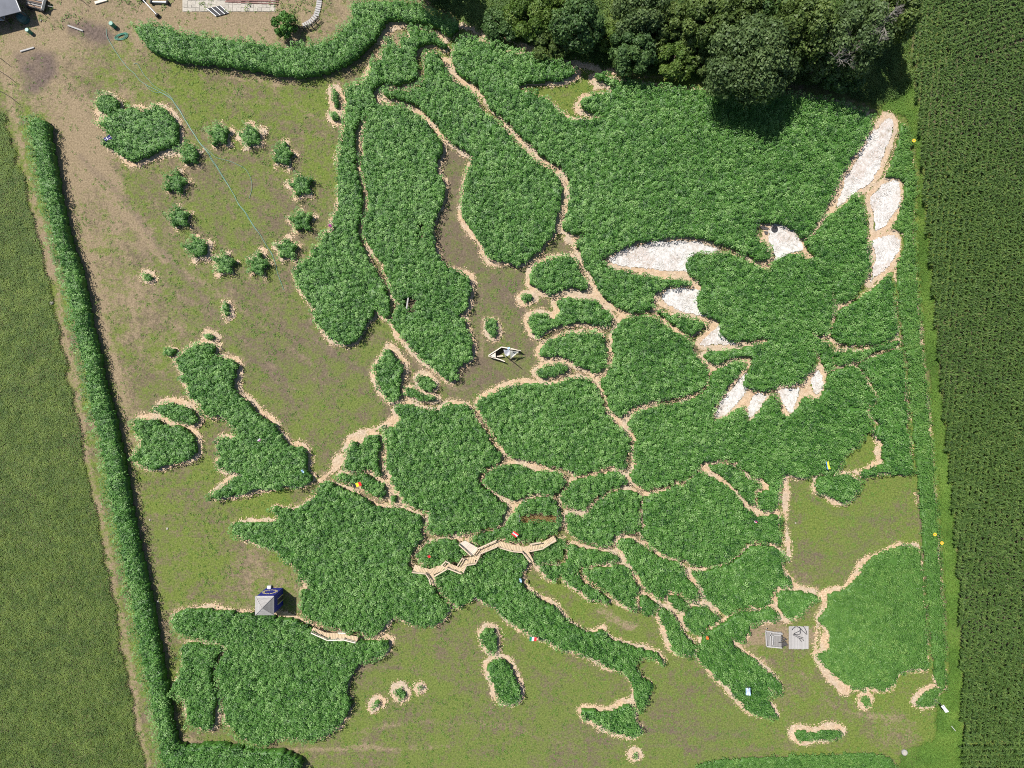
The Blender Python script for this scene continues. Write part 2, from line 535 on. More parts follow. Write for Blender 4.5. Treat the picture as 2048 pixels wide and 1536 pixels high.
# (outline, height, straw margin in metres, label, group, material)
HEDGES = [
 ([(240,207),(260,207),(275,215),(290,209),(305,200),(320,210),(335,222),(345,237),(351,250),(350,270),(345,283),(330,290),(307,297),(287,306),(265,315),(250,318),(235,308),(220,295),(202,288),(188,277),(200,270),(212,270),(205,260),(197,250),(185,243),(179,235),(192,235),(202,225),(212,219),(225,215)],
  2.04, 0.9, "large green hedge island at upper left with a small blue flag on it", T_SEA, 'hedge'),
 ([(187,185),(197,177),(212,182),(225,190),(229,200),(226,212),(210,216),(195,218),(183,213),(179,200)],
  2.04, 0.8, "round green hedge clump touching the big island by the yard", T_SEA, 'hedge'),
 ([(257,42),(275,33),(295,37),(322,40),(350,54),(380,59),(425,62),(475,70),(512,75),(537,78),(575,83),(612,79),(642,72),(667,62),(672,47),(692,35),(702,22),(695,10),(700,-12),(834,-12),(857,12),(887,25),(912,32),(917,42),(907,52),(890,61),(880,45),(862,37),(825,30),(775,25),(769,30),(752,55),(737,77),(712,100),(687,117),(642,135),(604,142),(557,140),(512,132),(495,127),(450,122),(400,115),(355,112),(320,102),(295,95),(280,82),(270,67),(257,55)],
  2.8, 0.0, "long curved hedge between the yard and the brown field", T_OUT, 'hedge'),
 ([(40,235),(55,225),(72,227),(79,240),(78,260),(88,300),(97,350),(102,384),(112,434),(125,484),(142,524),(152,574),(160,609),(165,646),(177,684),(185,734),(192,768),(210,823),(220,868),(232,928),(240,973),(247,1018),(257,1068),(265,1108),(275,1152),(290,1217),(297,1267),(307,1312),(315,1367),(325,1412),(330,1452),(337,1484),(342,1502),(362,1507),(425,1502),(475,1509),(512,1519),(549,1517),(577,1524),(600,1540),(590,1565),(312,1565),(302,1489),(290,1434),(280,1377),(265,1327),(260,1272),(245,1202),(235,1152),(225,1105),(215,1063),(205,1013),(197,963),(190,918),(177,863),(165,818),(158,768),(147,716),(135,671),(127,634),(117,584),(107,534),(92,489),(85,439),(67,384),(57,350),(52,305),(45,270),(37,250)],
  3.0, 0.0, "very long straight hedge beside the dark meadow", T_OUT, 'hedge'),
 ([(824,42),(844,49),(867,50),(872,65),(882,72),(898,80),(887,89),(872,77),(849,77),(834,82),(829,100),(829,117),(837,130),(834,147),(812,157),(787,160),(762,156),(744,170),(742,182),(752,197),(754,202),(737,205),(724,212),(717,230),(712,240),(704,260),(709,287),(707,300),(704,325),(712,345),(717,365),(722,384),(724,404),(717,429),(709,454),(717,476),(727,499),(734,519),(747,534),(754,549),(762,564),(769,574),(777,596),(777,624),(772,634),(759,634),(751,617),(747,606),(746,628),(729,641),(724,659),(712,681),(694,689),(682,689),(662,681),(644,666),(637,654),(622,639),(617,624),(622,614),(609,604),(604,589),(587,569),(579,546),(587,524),(607,514),(617,506),(612,496),(624,489),(637,484),(634,469),(642,459),(662,456),(657,439),(662,419),(672,404),(667,362),(672,345),(667,325),(672,295),(677,270),(682,250),(684,232),(682,212),(687,195),(682,185),(687,167),(699,160),(724,155),(724,145),(737,127),(732,117),(749,110),(762,107),(754,95),(767,87),(769,67),(777,62),(789,77),(797,85),(794,65),(807,60),(814,65),(812,50)],
  2.31, 0.6, "long narrow hedge along the west coast of the northern peninsula", T_NORTH, 'hedge'),
 ([(729,210),(762,202),(787,202),(812,207),(827,217),(847,232),(859,245),(867,257),(882,275),(887,290),(879,305),(872,322),(874,342),(887,355),(889,384),(882,409),(872,429),(862,444),(864,461),(869,484),(872,504),(884,521),(902,534),(924,544),(942,554),(942,574),(937,596),(934,616),(922,625),(914,628),(927,634),(934,654),(937,671),(947,694),(944,714),(932,726),(914,734),(914,754),(907,766),(887,759),(869,741),(849,726),(832,709),(812,686),(792,666),(777,646),(780,636),(785,622),(790,612),(794,604),(782,594),(779,579),(774,559),(762,539),(762,526),(747,511),(737,494),(722,469),(719,444),(722,429),(732,411),(729,384),(724,357),(717,335),(717,310),(722,290),(719,260),(724,245),(724,225)],
  2.31, 0.85, "long middle hedge of the northern peninsula with a grey post in it", T_NORTH, 'hedge'),
 ([(844,97),(859,91),(879,100),(887,125),(899,145),(912,157),(937,165),(949,185),(959,207),(977,222),(999,237),(1024,268),(1039,285),(1059,297),(1074,317),(1094,327),(1114,337),(1124,355),(1126,384),(1119,416),(1114,444),(1106,466),(1084,491),(1066,509),(1039,529),(1024,526),(1009,519),(982,516),(969,504),(962,484),(942,459),(922,429),(917,409),(922,384),(927,350),(937,322),(944,307),(934,297),(907,282),(887,265),(872,245),(852,222),(829,202),(812,195),(787,187),(767,185),(757,177),(759,167),(777,170),(807,172),(829,165),(842,152),(847,140),(844,120)],
  2.31, 0.85, "hedge east of the narrow brown bay, narrow above and bulging below", T_NORTH, 'hedge'),
 ([(917,65),(932,60),(962,72),(999,82),(1024,92),(1056,97),(1094,107),(1124,117),(1156,127),(1154,137),(1129,150),(1086,155),(1039,160),(1030,166),(1050,172),(1076,180),(1101,190),(1111,205),(1134,225),(1144,230),(1164,230),(1209,227),(1209,220),(1174,215),(1159,205),(1161,195),(1179,182),(1224,175),(1229,170),(1219,157),(1191,147),(1191,140),(1204,136),(1224,145),(1249,150),(1274,155),(1324,165),(1374,170),(1429,172),(1480,176),(1536,178),(1586,180),(1623,186),(1661,190),(1696,198),(1730,212),(1750,222),(1756,232),(1750,252),(1735,275),(1720,300),(1705,322),(1685,355),(1674,384),(1660,412),(1647,432),(1637,450),(1623,466),(1614,476),(1603,464),(1586,448),(1561,440),(1536,442),(1526,439),(1522,448),(1516,460),(1524,478),(1537,480),(1544,492),(1546,506),(1536,521),(1514,514),(1494,504),(1469,491),(1444,484),(1414,475),(1386,471),(1349,471),(1311,476),(1274,481),(1249,491),(1221,504),(1204,514),(1209,521),(1219,529),(1244,536),(1274,544),(1311,549),(1341,556),(1369,555),(1384,561),(1389,571),(1374,569),(1349,569),(1324,576),(1314,584),(1311,596),(1311,616),(1299,620),(1269,624),(1249,619),(1231,609),(1214,596),(1196,576),(1189,554),(1179,541),(1168,526),(1166,509),(1159,496),(1151,481),(1164,470),(1188,459),(1166,463),(1144,464),(1131,459),(1126,449),(1131,429),(1134,409),(1140,384),(1139,355),(1129,332),(1109,320),(1084,307),(1071,292),(1056,277),(1034,260),(1024,245),(1002,225),(979,210),(969,190),(959,170),(942,155),(917,142),(904,125),(901,107),(904,85)],
  2.18, 0.85, "largest hedge block, between the trees and the white bird", T_DOVE, 'hedge'),
 ([(1686,411),(1708,396),(1712,379),(1726,384),(1731,399),(1741,416),(1743,439),(1743,461),(1743,484),(1748,504),(1748,531),(1741,546),(1736,566),(1723,584),(1706,599),(1686,606),(1681,596),(1678,574),(1671,556),(1661,544),(1646,526),(1636,509),(1621,491),(1618,476),(1636,464),(1648,449),(1666,424)],
  2.04, 0.7, "hedge forming the raised wing between white head and tall feathers", T_DOVE, 'hedge'),
 ([(1379,511),(1399,503),(1436,501),(1461,501),(1486,509),(1514,524),(1536,534),(1552,542),(1548,526),(1561,514),(1581,504),(1603,500),(1616,509),(1628,514),(1651,521),(1665,535),(1674,551),(1676,570),(1673,584),(1676,604),(1675,624),(1670,649),(1663,666),(1651,671),(1640,664),(1628,661),(1638,670),(1655,680),(1668,690),(1676,702),(1678,712),(1674,728),(1672,738),(1662,744),(1656,735),(1652,720),(1648,706),(1640,698),(1632,696),(1643,705),(1638,724),(1628,744),(1610,762),(1588,771),(1566,769),(1551,777),(1534,785),(1514,778),(1494,774),(1492,764),(1504,736),(1512,718),(1494,712),(1471,712),(1454,722),(1437,731),(1417,719),(1409,708),(1424,699),(1461,699),(1494,691),(1536,683),(1546,679),(1536,673),(1521,677),(1494,681),(1464,679),(1449,671),(1441,656),(1446,644),(1436,636),(1411,629),(1401,614),(1396,596),(1404,586),(1408,569),(1399,556),(1381,544),(1376,529)],
  2.04, 0.75, "rounded hedge body of the bird between its white wings and tail", T_DOVE, 'hedge'),
 ([(1690,614),(1711,604),(1731,592),(1748,579),(1768,559),(1786,544),(1795,552),(1797,600),(1803,644),(1810,662),(1800,672),(1780,685),(1755,689),(1722,686),(1710,692),(1700,686),(1685,684),(1676,678),(1670,668),(1675,650),(1682,625)],
  1.90, 0.5, "hedge block right of the bird below its tall wing", T_DOVE, 'hedge'),
 ([(1676,697),(1696,702),(1711,697),(1721,704),(1731,702),(1761,690),(1786,683),(1813,676),(1815,685),(1786,696),(1756,704),(1731,716),(1706,726),(1684,731),(1677,719)],
  1.90, 0.5, "thin hedge strip just above the slanting path right of the bird", T_DOVE, 'hedge'),
 ([(1721,729),(1748,714),(1786,701),(1811,692),(1816,709),(1822,768),(1824,818),(1828,868),(1833,918),(1836,943),(1833,953),(1811,953),(1773,950),(1751,953),(1738,960),(1726,953),(1733,943),(1756,935),(1781,928),(1773,918),(1771,903),(1780,888),(1766,883),(1758,868),(1768,853),(1766,845),(1756,838),(1749,825),(1751,815),(1766,808),(1770,798),(1763,783),(1753,768),(1751,764),(1743,749),(1733,738)],
  1.90, 0.6, "tall hedge block below the slanting path beside the eastern strip", T_DOVE, 'hedge'),
 ([(1259,840),(1274,825),(1299,815),(1324,810),(1374,803),(1399,793),(1416,780),(1424,768),(1426,745),(1432,739),(1454,732),(1474,722),(1494,719),(1497,731),(1482,749),(1469,768),(1449,790),(1436,813),(1426,830),(1432,841),(1454,835),(1479,818),(1494,810),(1497,828),(1502,843),(1514,838),(1526,823),(1536,802),(1549,790),(1559,793),(1566,813),(1573,828),(1581,833),(1596,825),(1606,813),(1613,793),(1621,788),(1633,800),(1648,795),(1658,778),(1660,768),(1661,749),(1676,739),(1706,729),(1726,734),(1736,746),(1743,768),(1746,770),(1758,785),(1764,800),(1756,810),(1746,813),(1743,828),(1751,843),(1758,858),(1743,868),(1733,878),(1726,893),(1708,905),(1698,913),(1691,933),(1683,943),(1676,953),(1661,955),(1648,950),(1636,955),(1618,960),(1601,955),(1586,950),(1573,955),(1568,968),(1566,988),(1563,1008),(1556,1020),(1538,1024),(1524,1022),(1521,1005),(1521,990),(1532,984),(1546,980),(1546,972),(1536,965),(1524,955),(1506,953),(1489,935),(1474,924),(1449,923),(1416,925),(1404,935),(1391,948),(1384,958),(1369,965),(1354,965),(1336,973),(1311,980),(1286,980),(1271,968),(1261,958),(1264,948),(1271,938),(1274,923),(1266,910),(1274,885),(1274,873),(1266,860),(1251,846)],
  2.04, 0.8, "wide hedge block under the bird's white tail feathers with yellow and blue flag", T_NORTH, 'hedge'),
 ([(1226,664),(1244,636),(1264,631),(1294,630),(1314,630),(1324,639),(1339,651),(1361,664),(1381,674),(1389,684),(1389,696),(1399,711),(1414,726),(1424,741),(1421,754),(1415,768),(1411,776),(1399,784),(1374,791),(1336,798),(1299,803),(1274,813),(1256,821),(1246,836),(1231,828),(1219,818),(1218,805),(1214,788),(1200,770),(1199,764),(1211,749),(1226,729),(1229,709),(1226,684)],
  2.18, 0.8, "rounded hedge block below left of the bird's folded wing", T_NORTH, 'hedge'),
 ([(1314,616),(1324,618),(1339,624),(1369,631),(1399,636),(1416,646),(1419,651),(1404,659),(1394,669),(1379,666),(1359,654),(1341,641),(1326,629),(1316,622)],
  2.04, 0.8, "small wedge hedge under the lowest white wing feathers", T_DOVE, 'hedge'),
 ([(1064,531),(1081,519),(1106,511),(1136,506),(1151,514),(1156,526),(1159,539),(1171,556),(1179,569),(1174,581),(1164,579),(1144,571),(1124,576),(1106,584),(1089,581),(1069,571),(1058,564),(1059,546)],
  2.18, 1.0, "northernmost of three hedges stacked along the inner bay", T_NORTH, 'hedge'),
 ([(1039,591),(1049,584),(1061,584),(1069,591),(1064,601),(1051,604),(1041,599)],
  1.34, 1.0, "tiny oval hedge island left of the three stacked coastal hedges", T_SEA, 'hedge'),
 ([(1111,596),(1136,591),(1161,594),(1179,594),(1196,596),(1204,609),(1219,621),(1229,634),(1221,646),(1209,651),(1184,646),(1154,644),(1124,649),(1099,656),(1084,669),(1074,676),(1064,666),(1059,649),(1058,634),(1064,624),(1081,621),(1096,629),(1106,634),(1119,626),(1116,609)],
  2.18, 1.0, "middle one of three stacked coastal hedges, with a notch in it", T_NORTH, 'hedge'),
 ([(1076,704),(1086,686),(1106,674),(1136,664),(1174,661),(1199,661),(1211,671),(1216,684),(1216,704),(1216,724),(1209,739),(1196,744),(1174,739),(1154,731),(1141,719),(1121,711),(1106,711),(1089,716)],
  2.18, 1.0, "southernmost of three stacked coastal hedges, arched like a bean", T_NORTH, 'hedge'),
 ([(1071,741),(1089,731),(1111,726),(1131,726),(1139,736),(1136,746),(1119,749),(1101,754),(1086,757),(1074,751)],
  2.04, 1.0, "small oval hedge just right of the wooden boat", T_NORTH, 'hedge'),
 ([(949,808),(955,797),(985,785),(1010,775),(1035,767),(1065,764),(1100,768),(1130,760),(1160,752),(1180,757),(1190,768),(1204,791),(1210,808),(1213,824),(1223,836),(1239,850),(1256,868),(1266,880),(1262,898),(1255,910),(1254,925),(1256,938),(1240,938),(1220,932),(1200,940),(1180,948),(1160,952),(1145,948),(1130,938),(1110,936),(1085,932),(1070,926),(1050,922),(1025,918),(1012,908),(995,890),(985,870),(975,850),(962,830),(950,815)],
  2.18, 0.85, "broad hedge block south of the wooden boat", T_NORTH, 'hedge'),
 ([(784,815),(792,808),(809,803),(832,813),(857,820),(872,822),(882,813),(902,805),(927,808),(942,820),(952,843),(969,863),(979,880),(992,900),(1007,915),(1002,923),(984,930),(969,940),(954,955),(957,968),(974,980),(994,1000),(1017,1015),(1017,1023),(1007,1033),(1002,1053),(982,1058),(952,1065),(924,1070),(892,1073),(862,1073),(849,1060),(852,1043),(859,1028),(844,1023),(822,1018),(802,1008),(799,998),(787,980),(777,960),(772,943),(764,928),(769,910),(767,888),(764,868),(757,858),(774,855),(787,855),(797,835),(784,828)],
  2.18, 0.85, "big central hedge block with a weedy clearing, north of the boardwalk", T_NORTH, 'hedge'),
 ([(772,690),(782,706),(792,719),(804,739),(799,754),(797,768),(799,788),(792,800),(777,805),(769,798),(757,780),(752,768),(747,754),(742,734),(752,721),(762,706)],
  2.18, 1.1, "spearhead shaped hedge pointing up between the two brown seas", T_NORTH, 'hedge'),
 ([(829,757),(844,748),(859,754),(870,765),(872,773),(862,783),(847,783),(835,775)],
  1.90, 1.0, "round little hedge right of the spearhead hedge", T_SEA, 'hedge'),
 ([(804,775),(819,773),(832,783),(847,790),(869,793),(872,798),(859,803),(839,800),(822,795),(807,793)],
  1.90, 1.0, "crescent hedge curled under the round little hedge", T_SEA, 'hedge'),
 ([(969,639),(977,634),(989,637),(994,649),(994,666),(989,676),(979,671),(969,656)],
  1.77, 0.8, "upright oval hedge island above the wooden boat", T_SEA, 'hedge'),
 ([(684,933),(687,913),(694,893),(704,880),(712,883),(717,903),(722,898),(719,878),(737,868),(752,870),(757,885),(757,903),(752,928),(757,943),(767,960),(754,955),(742,943),(724,938),(707,944),(687,943)],
  2.18, 0.9, "small hedge with a deep slit at its top on the brown sea's shore", T_NORTH, 'hedge'),
 ([(664,958),(672,948),(697,953),(712,950),(724,947),(737,953),(749,965),(769,973),(769,985),(764,1000),(747,998),(727,985),(707,973),(684,965)],
  2.18, 0.8, "slanting hedge with the black, yellow and red flag", T_NORTH, 'hedge'),
 ([(777,993),(787,990),(792,1003),(784,1012),(777,1005)],
  1.90, 0.8, "tiny hedge tuft at a path fork below the tricolour flag hedge", T_NORTH, 'hedge'),
 ([(634,968),(652,963),(672,975),(697,985),(727,1000),(749,1015),(777,1020),(802,1020),(822,1028),(839,1035),(842,1045),(839,1068),(844,1080),(829,1095),(819,1110),(815,1130),(822,1146),(848,1152),(857,1156),(862,1172),(872,1192),(887,1210),(897,1222),(894,1232),(879,1250),(867,1260),(844,1261),(819,1257),(799,1247),(787,1240),(772,1247),(764,1262),(749,1277),(732,1281),(717,1273),(692,1268),(672,1264),(652,1261),(627,1252),(604,1240),(593,1232),(594,1220),(594,1202),(594,1190),(600,1178),(594,1168),(589,1155),(587,1143),(569,1130),(557,1125),(549,1110),(527,1100),(512,1096),(487,1085),(464,1078),(454,1065),(457,1050),(475,1045),(500,1050),(512,1048),(545,1048),(549,1033),(534,1023),(542,1015),(557,1018),(582,1023),(597,1015),(617,1000),(627,988)],
  2.18, 0.6, "large hedge block with a pointed western cape, right of the blue tower", T_NORTH, 'hedge'),
 ([(330,1247),(342,1232),(362,1224),(400,1224),(450,1229),(512,1237),(542,1239),(577,1244),(599,1252),(619,1264),(650,1283),(687,1285),(712,1289),(737,1291),(752,1288),(772,1287),(777,1294),(772,1309),(764,1319),(744,1324),(719,1332),(709,1347),(697,1362),(689,1379),(692,1397),(697,1417),(699,1422),(692,1437),(679,1452),(672,1464),(649,1474),(642,1487),(617,1489),(587,1489),(557,1487),(537,1492),(524,1502),(512,1504),(490,1499),(472,1484),(460,1472),(442,1459),(440,1439),(435,1422),(435,1402),(427,1377),(425,1362),(422,1342),(432,1324),(442,1307),(435,1294),(410,1290),(375,1282),(350,1277),(340,1268),(332,1258)],
  2.31, 0.6, "large square hedge block at lower left, south of the blue tower", T_NORTH, 'hedge'),
 ([(355,1297),(370,1290),(390,1296),(420,1297),(435,1302),(435,1312),(422,1327),(415,1347),(415,1364),(420,1384),(425,1402),(422,1427),(420,1452),(415,1469),(395,1471),(372,1462),(362,1442),(362,1417),(350,1404),(335,1394),(337,1377),(350,1359),(352,1327)],
  2.18, 0.6, "upright narrow hedge along the left side of the large square block", T_NORTH, 'hedge'),
 ([(365,697),(375,689),(397,684),(410,683),(422,691),(422,701),(410,711),(405,719),(425,711),(445,714),(465,721),(467,734),(462,751),(457,768),(470,793),(490,803),(500,818),(512,833),(539,845),(549,863),(564,880),(572,893),(592,893),(604,900),(609,918),(607,940),(617,953),(622,963),(612,970),(587,978),(562,978),(527,983),(512,982),(495,985),(475,993),(450,995),(430,1000),(412,1000),(411,993),(430,980),(450,965),(457,955),(475,955),(460,948),(437,943),(422,933),(422,923),(432,915),(425,900),(425,880),(440,875),(460,878),(465,865),(450,850),(442,838),(435,830),(410,834),(400,833),(392,818),(390,805),(372,800),(365,783),(365,768),(357,766),(350,759),(355,744),(340,726),(337,719),(347,711)],
  2.31, 0.95, "tall jagged island hedge across the brown sea from the mainland", T_SEA, 'hedge'),
 ([(400,669),(405,661),(417,666),(427,674),(425,679),(412,679),(402,676)],
  1.34, 0.7, "tiny oblong hedge at the top tip of the jagged island", T_SEA, 'hedge'),
 ([(320,701),(325,694),(337,694),(346,701),(340,711),(327,713)],
  1.63, 0.7, "small round hedge dot left of the jagged island's head", T_SEA, 'hedge'),
 ([(278,544),(288,544),(300,551),(302,557),(295,563),(282,556)],
  1.22, 0.8, "lonely tiny hedge clump below the ring of stars", T_SEA, 'hedge'),
 ([(440,611),(445,603),(454,604),(455,619),(452,631),(445,634),(442,621)],
  1.22, 0.7, "tiny upright hedge clump between the star ring and the jagged island", T_SEA, 'hedge'),
 ([(299,820),(305,810),(325,805),(350,808),(367,815),(380,828),(387,840),(382,850),(370,850),(350,845),(325,838),(305,828)],
  2.18, 1.0, "leaf shaped hedge lying against the heart shaped island's top", T_SEA, 'hedge'),
 ([(255,840),(280,836),(307,840),(320,850),(335,853),(347,848),(360,855),(375,868),(382,883),(385,900),(380,915),(360,923),(335,928),(320,935),(297,943),(275,938),(260,928),(252,915),(262,903),(275,888),(262,875),(257,863)],
  2.18, 1.1, "heart shaped hedge island next to the long straight hedge", T_SEA, 'hedge'),
 ([(962,958),(977,943),(999,933),(1024,930),(1044,933),(1059,940),(1069,947),(1086,943),(1114,945),(1131,953),(1134,963),(1129,975),(1116,990),(1101,995),(1081,992),(1071,988),(1049,995),(1031,1006),(1020,1003),(1007,998),(982,985),(964,968)],
  2.18, 0.85, "lozenge hedge enclosed by paths right of the big central block", T_NORTH, 'hedge'),
 ([(1144,963),(1156,960),(1186,955),(1219,945),(1241,945),(1249,953),(1259,968),(1249,975),(1224,980),(1204,990),(1186,1003),(1174,1018),(1166,1025),(1149,1020),(1131,1015),(1121,1003),(1124,993),(1136,980)],
  2.18, 0.85, "slanting hedge enclosed by paths right of the lozenge", T_NORTH, 'hedge'),
 ([(1131,1030),(1149,1030),(1164,1038),(1179,1030),(1194,1008),(1211,998),(1229,985),(1264,980),(1281,990),(1284,1005),(1281,1033),(1283,1050),(1279,1063),(1261,1067),(1241,1070),(1231,1083),(1219,1094),(1194,1093),(1164,1085),(1146,1075),(1134,1060)],
  2.18, 0.85, "hedge enclosed by paths east of the bare slot and its posts", T_NORTH, 'hedge'),
 ([(1289,993),(1311,990),(1336,983),(1359,970),(1371,975),(1384,963),(1396,950),(1409,945),(1424,953),(1449,965),(1469,980),(1481,993),(1491,1008),(1506,1025),(1521,1035),(1536,1038),(1551,1031),(1566,1032),(1568,1043),(1564,1068),(1571,1092),(1558,1093),(1536,1088),(1509,1089),(1491,1095),(1486,1110),(1474,1118),(1454,1130),(1429,1138),(1399,1138),(1379,1128),(1364,1120),(1344,1120),(1319,1105),(1296,1088),(1281,1070),(1294,1060),(1289,1043),(1289,1018)],
  2.18, 0.85, "big oval hedge block west of the green lawn", T_NORTH, 'hedge'),
 ([(1419,933),(1436,930),(1466,930),(1484,940),(1499,955),(1514,965),(1526,968),(1524,978),(1514,983),(1514,1008),(1504,1010),(1489,993),(1474,978),(1454,960),(1434,948)],
  2.04, 0.85, "sickle shaped hedge between two paths above the big oval block", T_NORTH, 'hedge'),
 ([(1641,965),(1646,953),(1666,953),(1686,953),(1706,948),(1716,955),(1731,963),(1731,973),(1716,988),(1713,1000),(1698,1010),(1681,1005),(1661,990),(1643,990),(1638,978)],
  2.04, 0.95, "small shield shaped hedge hanging down into the green lawn", T_NORTH, 'hedge'),
 ([(827,1118),(837,1103),(854,1090),(874,1083),(897,1080),(912,1083),(920,1095),(934,1108),(930,1114),(922,1123),(914,1130),(894,1126),(882,1136),(862,1138),(844,1134)],
  2.04, 0.85, "small oval hedge inside the boardwalk's left end with a red flag", T_NORTH, 'hedge'),
 ([(935,1084),(950,1073),(977,1066),(1007,1058),(1012,1043),(1024,1030),(1029,1018),(1044,1006),(1066,998),(1099,996),(1114,1006),(1121,1018),(1123,1038),(1124,1060),(1109,1070),(1086,1080),(1061,1086),(1035,1088),(1024,1086),(998,1080),(975,1088),(958,1095)],
  2.18, 0.85, "hedge north of the zigzag boardwalk with a bare slot across it", T_NORTH, 'hedge'),
 ([(1067,1102),(1089,1097),(1109,1086),(1129,1078),(1131,1090),(1126,1118),(1116,1128),(1084,1130),(1074,1135),(1069,1123)],
  2.04, 0.8, "small hedge at the boardwalk's right end, under its handrail", T_NORTH, 'hedge'),
 ([(1136,1090),(1149,1093),(1169,1100),(1199,1105),(1229,1110),(1244,1123),(1241,1128),(1219,1128),(1184,1135),(1156,1145),(1152,1150),(1158,1154),(1171,1169),(1191,1184),(1209,1194),(1224,1204),(1219,1212),(1199,1207),(1179,1207),(1164,1189),(1144,1179),(1129,1164),(1121,1152),(1116,1157),(1111,1169),(1094,1162),(1089,1152),(1086,1143),(1079,1143),(1084,1135),(1124,1135),(1134,1125),(1134,1105)],
  2.04, 0.85, "hooked hedge along the gulf opposite the boot shaped hedge", T_NORTH, 'hedge'),
 ([(1164,1145),(1184,1140),(1219,1138),(1239,1133),(1254,1135),(1264,1150),(1275,1168),(1284,1180),(1281,1189),(1276,1195),(1274,1212),(1274,1226),(1268,1226),(1244,1212),(1231,1199),(1219,1189),(1199,1177),(1179,1164),(1167,1152)],
  2.04, 0.85, "triangular hedge tucked into the hooked gulf hedge", T_NORTH, 'hedge'),
 ([(1236,1090),(1244,1080),(1264,1078),(1276,1088),(1296,1100),(1319,1115),(1339,1123),(1359,1126),(1369,1138),(1374,1152),(1379,1162),(1401,1179),(1399,1202),(1389,1207),(1374,1197),(1351,1187),(1346,1184),(1336,1199),(1319,1202),(1294,1184),(1286,1167),(1276,1152),(1264,1138),(1254,1120),(1241,1103)],
  2.04, 0.85, "slanting hedge between the triangular hedge and the big oval block", T_NORTH, 'hedge'),
 ([(1339,1202),(1346,1193),(1361,1197),(1376,1207),(1381,1217),(1371,1227),(1361,1229),(1349,1219)],
  1.90, 0.8, "small diamond hedge at the foot of the slanting hedge", T_NORTH, 'hedge'),
 ([(1281,1202),(1286,1192),(1296,1197),(1311,1207),(1324,1217),(1311,1224),(1309,1237),(1296,1237),(1284,1224)],
  1.90, 0.8, "small hedge at the end of the triangular hedge beside the gulf", T_NORTH, 'hedge'),
 ([(1319,1229),(1326,1222),(1339,1224),(1351,1237),(1361,1252),(1369,1269),(1379,1282),(1396,1294),(1399,1302),(1391,1322),(1374,1317),(1351,1312),(1344,1297),(1339,1277),(1331,1257),(1321,1242)],
  2.04, 0.85, "narrow upright hedge opposite the boot's heel", T_NORTH, 'hedge'),
 ([(1371,1237),(1384,1224),(1404,1216),(1414,1217),(1431,1229),(1446,1239),(1439,1252),(1421,1259),(1409,1274),(1394,1274),(1376,1262),(1371,1249)],
  1.90, 0.85, "squarish small hedge next to the little orange flag", T_NORTH, 'hedge'),
 ([(1386,1145),(1404,1148),(1436,1140),(1469,1130),(1486,1118),(1504,1098),(1536,1093),(1558,1098),(1573,1110),(1578,1116),(1571,1128),(1573,1150),(1586,1164),(1594,1172),(1561,1182),(1553,1194),(1546,1214),(1536,1223),(1504,1218),(1481,1224),(1464,1237),(1451,1234),(1434,1217),(1414,1199),(1409,1179),(1394,1162),(1386,1152)],
  2.04, 0.85, "hedge block directly under the big oval block", T_NORTH, 'hedge'),
 ([(1406,1279),(1416,1272),(1434,1262),(1454,1249),(1474,1234),(1494,1227),(1526,1228),(1543,1219),(1556,1222),(1562,1234),(1558,1244),(1546,1249),(1524,1249),(1504,1257),(1504,1272),(1491,1292),(1474,1284),(1464,1279),(1474,1297),(1486,1307),(1509,1319),(1524,1337),(1536,1347),(1553,1359),(1568,1372),(1573,1389),(1568,1397),(1556,1392),(1546,1385),(1540,1382),(1552,1394),(1550,1402),(1538,1405),(1551,1419),(1563,1439),(1556,1444),(1536,1442),(1521,1442),(1504,1434),(1491,1417),(1479,1402),(1466,1392),(1471,1382),(1456,1379),(1441,1367),(1424,1349),(1404,1332),(1398,1322),(1404,1302)],
  1.90, 0.75, "fringed hedge with the blue and white flag left of the grey deck", T_NORTH, 'hedge'),
 ([(1558,1192),(1576,1186),(1598,1184),(1616,1189),(1636,1192),(1642,1197),(1641,1207),(1628,1214),(1618,1227),(1603,1239),(1586,1244),(1573,1239),(1566,1224),(1563,1207)],
  1.90, 0.85, "small hedge right above the grey deck and its frame", T_NORTH, 'hedge'),
 ([(1751,1116),(1773,1106),(1806,1093),(1823,1096),(1846,1096),(1851,1118),(1854,1152),(1856,1202),(1861,1252),(1864,1302),(1868,1345),(1843,1344),(1816,1347),(1801,1359),(1796,1377),(1771,1387),(1746,1379),(1726,1384),(1696,1377),(1676,1359),(1653,1337),(1643,1322),(1636,1312),(1663,1307),(1664,1282),(1661,1262),(1643,1252),(1641,1237),(1658,1224),(1661,1204),(1656,1192),(1691,1184),(1711,1167),(1726,1152),(1736,1130)],
  1.34, 0.9, "large pale green hedge block at lower right beside the grey deck", T_NORTH, 'hedge_light'),
 ([(872,1149),(894,1140),(922,1148),(938,1134),(955,1130),(965,1110),(994,1097),(1024,1104),(1044,1108),(1057,1123),(1056,1138),(1049,1145),(1041,1152),(1046,1165),(1049,1179),(1066,1194),(1086,1204),(1106,1214),(1119,1229),(1131,1242),(1149,1257),(1164,1264),(1179,1274),(1199,1267),(1216,1264),(1219,1282),(1239,1289),(1264,1299),(1294,1307),(1316,1312),(1329,1324),(1334,1337),(1324,1337),(1311,1324),(1294,1322),(1274,1327),(1276,1342),(1284,1359),(1299,1367),(1311,1374),(1306,1387),(1301,1404),(1296,1422),(1284,1429),(1274,1427),(1271,1402),(1269,1384),(1261,1367),(1249,1354),(1231,1347),(1216,1344),(1206,1332),(1184,1324),(1159,1312),(1131,1309),(1111,1299),(1094,1287),(1074,1282),(1056,1272),(1039,1264),(1024,1254),(1002,1239),(987,1219),(969,1212),(952,1202),(937,1204),(922,1219),(912,1224),(897,1207),(882,1192),(869,1174),(869,1160)],
  2.04, 0.75, "boot shaped hedge south of the zigzag boardwalk", T_NORTH, 'hedge'),
